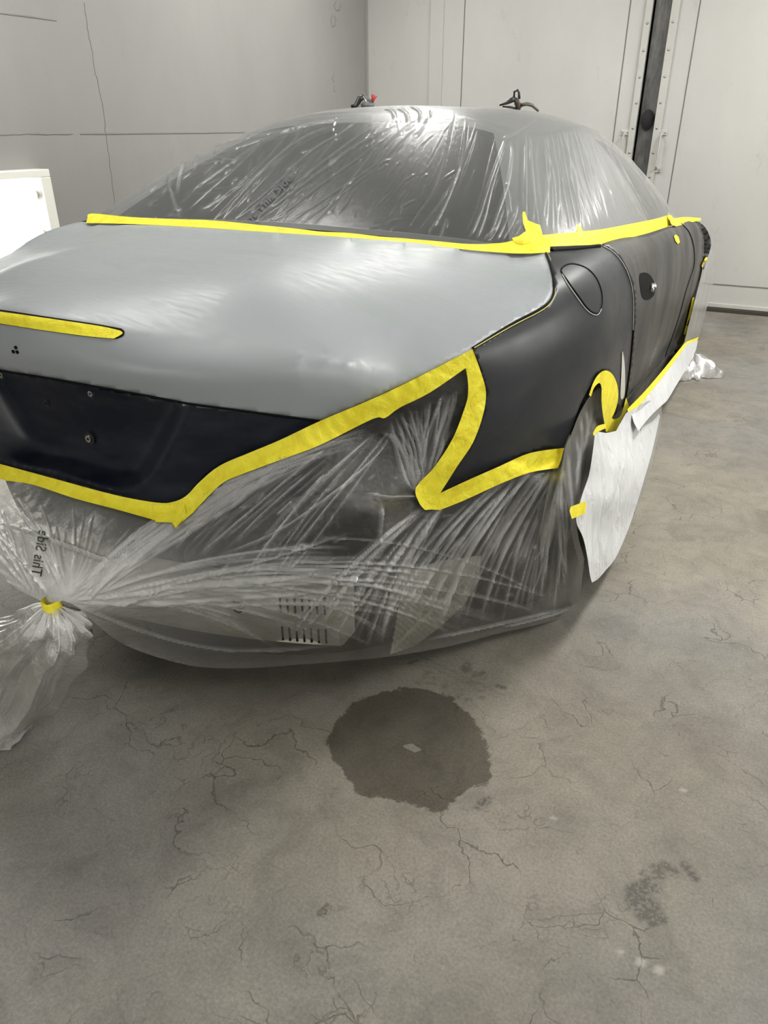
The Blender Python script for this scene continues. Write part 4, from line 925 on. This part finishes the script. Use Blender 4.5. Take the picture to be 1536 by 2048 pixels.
T2 = join(crom([(945, 698), (962, 745), (972, 785), (966, 830), (946, 885), (915, 932), (882, 984)], 4), [(882, 984), (875, 1018), (850, 1020)], crom([(850, 1020), (838, 1005), (832, 975), (868, 935), (905, 878), (928, 820), (936, 790), (935, 755), (925, 708)], 4))
tape('tape_strip', T2, fout_(.013), 4, .0014, rfilm, 3)
T3 = join(crom([(872, 990), (930, 963), (1000, 932), (1060, 906), (1128, 896)], 4), [(1128, 896), (1122, 920), (1116, 936)], crom([(1116, 936), (1060, 945), (1000, 968), (930, 1000), (880, 1020)], 4), [(880, 1020), (850, 1018)])
tape('tape_strip', T3, fout_(.012), 4, .0014, rfilm, 4)
# a tape edge between body and cabin film: smooth sheet through both
allF = []; allV = []
dg = bpy.context.evaluated_depsgraph_get()
def comb(objs):
    V, F = [], []
    for o in objs:
        b = len(V); V += [tuple(v.co) for v in o.data.vertices]; F += [tuple(b+i for i in p.vertices) for p in o.data.polygons]
    return BVHTree.FromPolygons(V, F)
TB = comb([lid, quarter, door, fend]); 
def sheet_fn(samples, off, tree_list=(CAB, TB), sm=3e-5):
    X, Y = [], []
    for s in samples:
        ts = [np.linalg.norm(q-CAM)/np.linalg.norm(ray(s)[0]) for q in (hit(b, *s) for b in tree_list) if q is not None]
        if ts: X.append(s); Y.append(min(ts))
    f = TPS(X, Y, sm)
    def g(uv_):
        d_ = ray(uv_); return CAM+d_*(f(uv_)-off/np.linalg.norm(d_, axis=1))[:, None]
    return g
T4top = crom([(175, 436), (184, 427), (260, 434), (350, 438), (430, 441), (520, 450), (600, 458), (640, 463), (700, 466), (760, 473), (800, 476), (870, 482), (940, 488), (1000, 486), (1030, 480)], 4)
T4bot = crom([(1100, 505), (1050, 507), (1000, 505), (920, 498), (830, 488), (700, 476), (560, 466), (400, 455), (260, 448), (172, 446)], 4)
g4 = sheet_fn([(u, np.interp(u, [175, 500, 800, 1090], [441, 456, 481, 500])+dv) for u in range(180, 1095, 25) for dv in (-10, -4, 2)], .016)
tape('tape_strip', join(T4top, [(1030, 480), (1100, 480), (1100, 505)], T4bot), g4, 4, .0016, cfilm, 5)
T5top = crom([(1085, 470), (1140, 465), (1200, 459), (1260, 448), (1310, 438), (1338, 430), (1345, 434)], 4); T5bot = crom([(1350, 448), (1300, 465), (1250, 478), (1205, 488), (1150, 491), (1100, 493)], 4)
g5 = sheet_fn([(u, np.interp(u, [1085, 1200, 1345], [481, 474, 441])+dv) for u in range(1088, 1345, 10) for dv in (-8, 0, 8)], .007, (TB, CAB), 1e-4)
tape('tape_strip', join(T5top, [(1345, 434), (1350, 448)], T5bot), g5, 4, .0010, cfilm, 6)
T6 = join(crom([(1336, 425), (1345, 436), (1370, 434), (1402, 436)], 4), crom([(1402, 441), (1380, 445), (1352, 453)], 4), [(1352, 453), (1342, 448)])
g6 = sheet_fn([(u, v_) for u in range(1336, 1402, 8) for v_ in (446, 449, 453)], .01, (TB,), 1e-3)
tape('tape_strip', T6, g6, 3, .0008, cfilm, 7)
# torn wad where the two lines meet at the pillar foot
T7 = [(1045, 424), (1050, 423), (1055, 440), (1068, 446), (1080, 450), (1086, 472), (1094, 480), (1102, 484), (1100, 497), (1080, 503), (1052, 506), (1032, 494), (1024, 476), (1038, 472), (1052, 462), (1046, 445)]
g7 = sheet_fn([(u, v_) for u in range(1030, 1100, 10) for v_ in range(440, 505, 8)], .016, (TB, CAB), 1e-3)
tape('torn_tape_wad', T7, g7, 3, .004, cfilm, 8)
T8 = [(1155, 468), (1153, 450), (1158, 447), (1164, 460), (1168, 466)]; tape('tape_tab', T8, g5, 3, .001, cfilm, 9)
o = tape('masking_tape', [(1348, 472), (1352, 469), (1357, 474), (1360, 484), (1356, 488), (1351, 482)], fb(.003), 3, .0005); tag(o, 'tiny yellow tape scrap stuck high on the black door', 'tape')
# wheel arch tape
T9 = join(crom([(1178, 790), (1188, 762), (1200, 746), (1213, 741), (1226, 750), (1235, 772), (1236, 800), (1229, 825), (1224, 836), (1232, 838), (1243, 828), (1252, 795)], 4), [(1252, 795), (1258, 812), (1245, 835), (1234, 862), (1212, 864)], crom([(1212, 864), (1206, 830), (1203, 800), (1203, 775), (1198, 766), (1188, 776), (1182, 793)], 4))
tape('arch_tape', T9, fb(.005), 3, .0012, car, 10)
T10 = join(crom([(1255, 818), (1290, 782), (1330, 735), (1366, 690), (1376, 682)], 4), [(1376, 682), (1398, 674), (1394, 681), (1374, 688)], crom([(1374, 688), (1340, 735), (1300, 785), (1262, 830)], 4), [(1256, 826)])
# ------------------------------------------------------------------ masking paper hanging from the sill and arch
def sheet(name, poly, cpts, m, step, folds, label, cat, seed=0, foldmat=False):
    X = np.array([c[:2] for c in cpts], float); Y = [np.linalg.norm(np.array(c[2])-CAM)/np.linalg.norm(ray(c[:2])[0]) for c in cpts]; f = TPS(X, Y, 1e-4)
    P2, F = tri(poly, step); H, D = fold_field(P2, folds); d_ = ray(P2); V = CAM+d_*(f(P2)-H/np.linalg.norm(d_, axis=1))[:, None]
    o = mesh_obj(name, V, F, m, cam_side=True); A = o.data.attributes.new('fold', 'FLOAT', 'POINT'); A.data.foreach_set('value', np.clip(D+.2, 0, 1.3).astype(np.float32))
    if label: tag(o, label, cat)
    return o, (lambda uv_, off=0.: CAM+ray(uv_)*(f(np.atleast_2d(uv_))-off/np.linalg.norm(ray(uv_), axis=1))[:, None])
def cx(u, v_, x): return (u, v_, at(u, v_, x=x))
pa, fpa = sheet('masking_paper', join(crom([(1190, 862), (1186, 900), (1178, 950), (1166, 985), (1156, 1020), (1153, 1045), (1166, 1075), (1174, 1110), (1180, 1150), (1184, 1165)], 4), crom([(1184, 1165), (1196, 1158), (1212, 1140), (1230, 1118), (1250, 1075), (1265, 1035), (1285, 970), (1305, 900), (1320, 832)], 4), [(1320, 832), (1300, 800), (1252, 826), (1232, 862), (1212, 866)]),
   [cx(1190, 864, .935), cx(1212, 866, .935), cx(1240, 850, .935), cx(1184, 1165, .985), cx(1155, 1040, .955), cx(1230, 1118, 1.0), cx(1265, 1035, 1.0), cx(1305, 900, .985), cx(1320, 832, .97), cx(1300, 800, .955), cx(1220, 1000, .98), cx(1175, 960, .945), cx(1250, 930, .975)], M_PAPER, 4,
   [S(.010, 6, (1236, 866), (1232, 930), (1222, 980), (1215, 1040)), S(.010, 7, (1300, 880), (1270, 960), (1258, 980), (1235, 1030)), S(.008, 4, (1212, 868), (1215, 890), (1234, 902)), S(.006, 5, (1205, 985), (1202, 1030), (1200, 1060)), S(.008, 6, (1242, 850), (1284, 880), (1278, 900)), S(.006, 6, (1235, 1020), (1225, 1070), (1210, 1110))],
   'white masking paper hanging from the rear wheel arch to a torn point near the floor', 'paper')
tape('tape_strip', join(crom([(1186, 866), (1194, 853), (1208, 848), (1212, 849)], 4), [(1212, 856), (1195, 864), (1187, 872)]), lambda uv_: fpa(uv_, .003), 3, .0006, pa, 12)
tape('tape_patch', [(1141, 1014), (1171, 1002), (1173, 1012), (1170, 1027), (1144, 1038), (1139, 1022)], lambda uv_: fpa(uv_, .006), 4, .0005, pa, 13)
pb, fpb = sheet('masking_paper', join(crom([(1262, 826), (1300, 785), (1340, 735), (1374, 688)], 4), [(1374, 688), (1396, 680), (1392, 700)], crom([(1392, 700), (1380, 725), (1362, 755), (1350, 775), (1335, 800), (1322, 812)], 4), crom([(1322, 812), (1305, 828), (1290, 845), (1277, 862)], 4), [(1277, 862), (1268, 846)]),
   [cx(1262, 826, .935), cx(1300, 785, .945), cx(1340, 735, .95), cx(1374, 688, .955), cx(1396, 680, .965), cx(1380, 725, .99), cx(1350, 775, .99), cx(1322, 812, .98), cx(1277, 862, .965)], M_PAPER, 4,
   [S(.010, 4, (1345, 735), (1338, 760), (1325, 790)), S(.010, 4, (1372, 700), (1366, 720), (1352, 750)), S(.008, 4, (1300, 800), (1290, 820), (1285, 840))],
   'narrow white masking paper taped along the sill under the door', 'paper')
tape('tape_strip', T10, lambda uv_: fpb(uv_, .005), 3, .001, pb, 11)
# film over the wheel arch between quarter panel and paper
wa, _ = sheet('masking_film', join(crom([(1130, 898), (1145, 862), (1160, 825), (1180, 792), (1198, 775)], 4), crom([(1203, 780), (1203, 810), (1207, 850), (1190, 866), (1184, 910), (1176, 955), (1162, 990), (1150, 1030), (1158, 1080), (1170, 1120)], 4), crom([(1160, 1130), (1146, 1080), (1136, 1010), (1122, 940)], 4)),
   [cx(1130, 898, .915), cx(1160, 825, .90), cx(1180, 792, .90), cx(1200, 778, .90), cx(1205, 850, .90), cx(1184, 910, .92), cx(1150, 1030, .94), cx(1170, 1120, .95), cx(1122, 940, .915), cx(1160, 1130, .95)], M_FILM2, 3.4,
   [S(.006, 2.6, (1190, 790), (1180, 850), (1160, 930), (1150, 1000)), S(.006, 2.6, (1160, 830), (1165, 890), (1150, 960)), S(.006, 3, (1135, 900), (1142, 980), (1150, 1060)), S(.006, 2.6, (1196, 800), (1192, 840), (1180, 870)), S(.005, 2.4, (1170, 815), (1176, 850), (1170, 900)), S(.006, 2.6, (1152, 870), (1160, 940), (1158, 1000))],
   'small crinkled piece of clear film covering the rear wheel arch', 'plastic sheet')
# film under the sill paper
wu, _ = sheet('masking_film', join(crom([(1280, 850), (1300, 832), (1324, 806)], 4), crom([(1324, 806), (1322, 850), (1310, 900), (1296, 960), (1270, 1025)], 4), [(1262, 1000), (1285, 900)]), [cx(1280, 850, .95), cx(1300, 832, .965), cx(1324, 806, .97), cx(1322, 850, .965), cx(1300, 940, .985), cx(1268, 1022, .99), cx(1285, 900, .97)], film_mat('cloudy_film', .55, .2), 4, [], 'cloudy strip of masking film below the sill paper', 'plastic sheet')
# film over the front wheel and the bit lying on the floor
wf, _ = sheet('masking_film', join(crom([(1407, 528), (1414, 508), (1421, 500), (1431, 516)], 4), crom([(1431, 516), (1430, 550), (1420, 590), (1410, 630), (1397, 678)], 4), [(1376, 684), (1368, 688)], crom([(1368, 688), (1380, 640), (1390, 600), (1400, 560), (1407, 528)], 4)),
   [cx(1407, 528, .932), cx(1421, 500, .932), cx(1431, 516, .935), cx(1420, 590, .94), cx(1397, 678, .955), cx(1368, 688, .945), cx(1390, 600, .935)], M_BAG, 3, [S(.006, 2.2, (1424, 510), (1412, 580), (1392, 670)), S(.006, 2.2, (1415, 520), (1400, 600), (1384, 670)), S(.005, 2, (1427, 530), (1416, 600), (1402, 650))],
   'narrow vertical piece of clear film over the front wheel arch', 'plastic sheet')
tape('tape_strip', join(crom([(1388, 594), (1390, 604), (1384, 640), (1374, 680), (1368, 691)], 4), crom([(1362, 688), (1372, 650), (1382, 610), (1385, 596)], 4)), fb(.008), 3, .0008, wf, 14)
tape('tape_strip', [(1421, 488), (1426, 502), (1433, 510), (1424, 508), (1414, 504), (1417, 494)], fb(.009), 3, .0006, wf, 15)
tape('tape_strip', [(1413, 510), (1415, 516), (1406, 538), (1403, 532)], fb(.009), 3, .0006, wf, 16)
def floorblob():
    c = at(1382, 745, z=0); V = []; D = []; n, k = 26, 60; ph = rng.uniform(0, 6, 6)
    for i in range(n):
        t = i/(n-1); r = .16*sin(t*pi/2+.02)
        for j in range(k):
            a = 2*pi*j/k; rr = r*(1+.25*sin(3*a+ph[0])+.12*sin(7*a+ph[1])+.08*sin(13*a+ph[2]+t*6)); V.append((c[0]+cos(a)*rr*.8, c[1]+sin(a)*rr*1.2, max(.003, .085*cos(t*pi/2)*(1+.3*sin(5*a+ph[3]))+.008*sin(11*a+t*9)))); D.append(.5+.4*sin(9*a+t*5))
    F = [(i*k+j, i*k+(j+1) % k, (i+1)*k+(j+1) % k, (i+1)*k+j) for i in range(n-1) for j in range(k)]
    o = mesh_obj('crumpled_film', V, F, M_BAG); A = o.data.attributes.new('fold', 'FLOAT', 'POINT'); A.data.foreach_set('value', np.array(D, np.float32)); tag(o, 'crumpled wad of clear film on the floor by the front wheel', 'plastic sheet')
floorblob()

# ================================================================== CLAMPS ON THE ROOF
def clampA():
    b = at(726, 214, y=1.95); b[2] = 1.335; root = empty('spring_clamp', b); tag(root, 'black clamp with a red tip standing on the car roof, left one', 'clamp', 'clamps left on the roof')
    def part(n, m, f, sm=True):
        bm = bmesh.new(); f(bm); return obj(n, bm, m, root, sm)
    e = np.array([cos(YAW), sin(YAW), 0])
    q = lambda s, h, d=0.: tuple(e*s+np.array([0, 0, h])+np.array([-sin(YAW), cos(YAW), 0])*d)
    Bk = mat('clamp_black', (.018, .018, .018), .4); Rd = mat('clamp_red', (.42, .03, .03), .4); Gy = mat('clamp_grey', (.13, .14, .14), .4); Mt = mat('clamp_metal', (.55, .54, .48), .35, .6)
    part('jaw', Bk, lambda bm: tube(bm, [q(-.048, .006), q(-.03, .010), q(-.012, .036), q(.002, .040)], [.008, .009, .012, .008], 10))
    part('lower_jaw', Gy, lambda bm: tube(bm, [q(-.008, .010), q(.02, .014), q(.046, .012)], [.008, .0095, .009], 10))
    part('spring', Mt, lambda bm: tube(bm, [q(-.002, .046), q(.012, .030), q(.014, .018)], .0045, 8))
    part('handle', Gy, lambda bm: tube(bm, [q(.0, .052), q(.014, .036), q(.034, .026)], [.006, .005, .005], 8))
    part('red_tip', Rd, lambda bm: tube(bm, [q(.038, .018), q(.040, .030), q(.046, .048)], [.004, .006, .013], 12))
def clampB():
    b = at(1030, 222, y=2.1); b[2] = 1.332; root = empty('spring_clamp', b); tag(root, 'dark metal clamp with a long curved grip standing on the car roof, right one', 'clamp', 'clamps left on the roof')
    e = np.array([cos(YAW), sin(YAW), 0]); q = lambda s, h, d=0.: tuple(e*s+np.array([0, 0, h])+np.array([-sin(YAW), cos(YAW), 0])*d)
    Bk = mat('clamp_dark', (.02, .018, .016), .4); Br = mat('clamp_brown', (.06, .04, .03), .45); Ol = mat('clamp_olive', (.09, .09, .06), .4); Mt = mat('clamp_steel', (.5, .48, .4), .3, .8)
    def part(n, m, f):
        bm = bmesh.new(); f(bm); return obj(n, bm, m, root, True)
    part('long_handle', Ol, lambda bm: tube(bm, [q(.012, .012), q(.045, .017), q(.066, .012), q(.092, -.008)], [.008, .007, .006, .004], 10))
    part('body', Br, lambda bm: tube(bm, [q(.014, .0), q(.008, .018), q(.0, .034)], [.013, .012, .009], 10))
    part('nose', Bk, lambda bm: tube(bm, [q(-.062, .012), q(-.035, .020), q(-.018, .030), q(-.002, .034)], [.003, .006, .010, .009], 10))
    part('lower_jaw', Bk, lambda bm: tube(bm, [q(-.050, .008), q(-.02, .006), q(.02, -.002)], [.003, .004, .004], 8))
    part('loop', Bk, lambda bm: tube(bm, [q(-.008, .040), q(-.008, .058), q(.004, .064), q(.010, .056), q(.014, .034)], .0045, 8))
    part('spring', Mt, lambda bm: tube(bm, [q(.0, .034), q(.004, .042), q(.007, .030)], .005, 8))
clampA(); clampB()
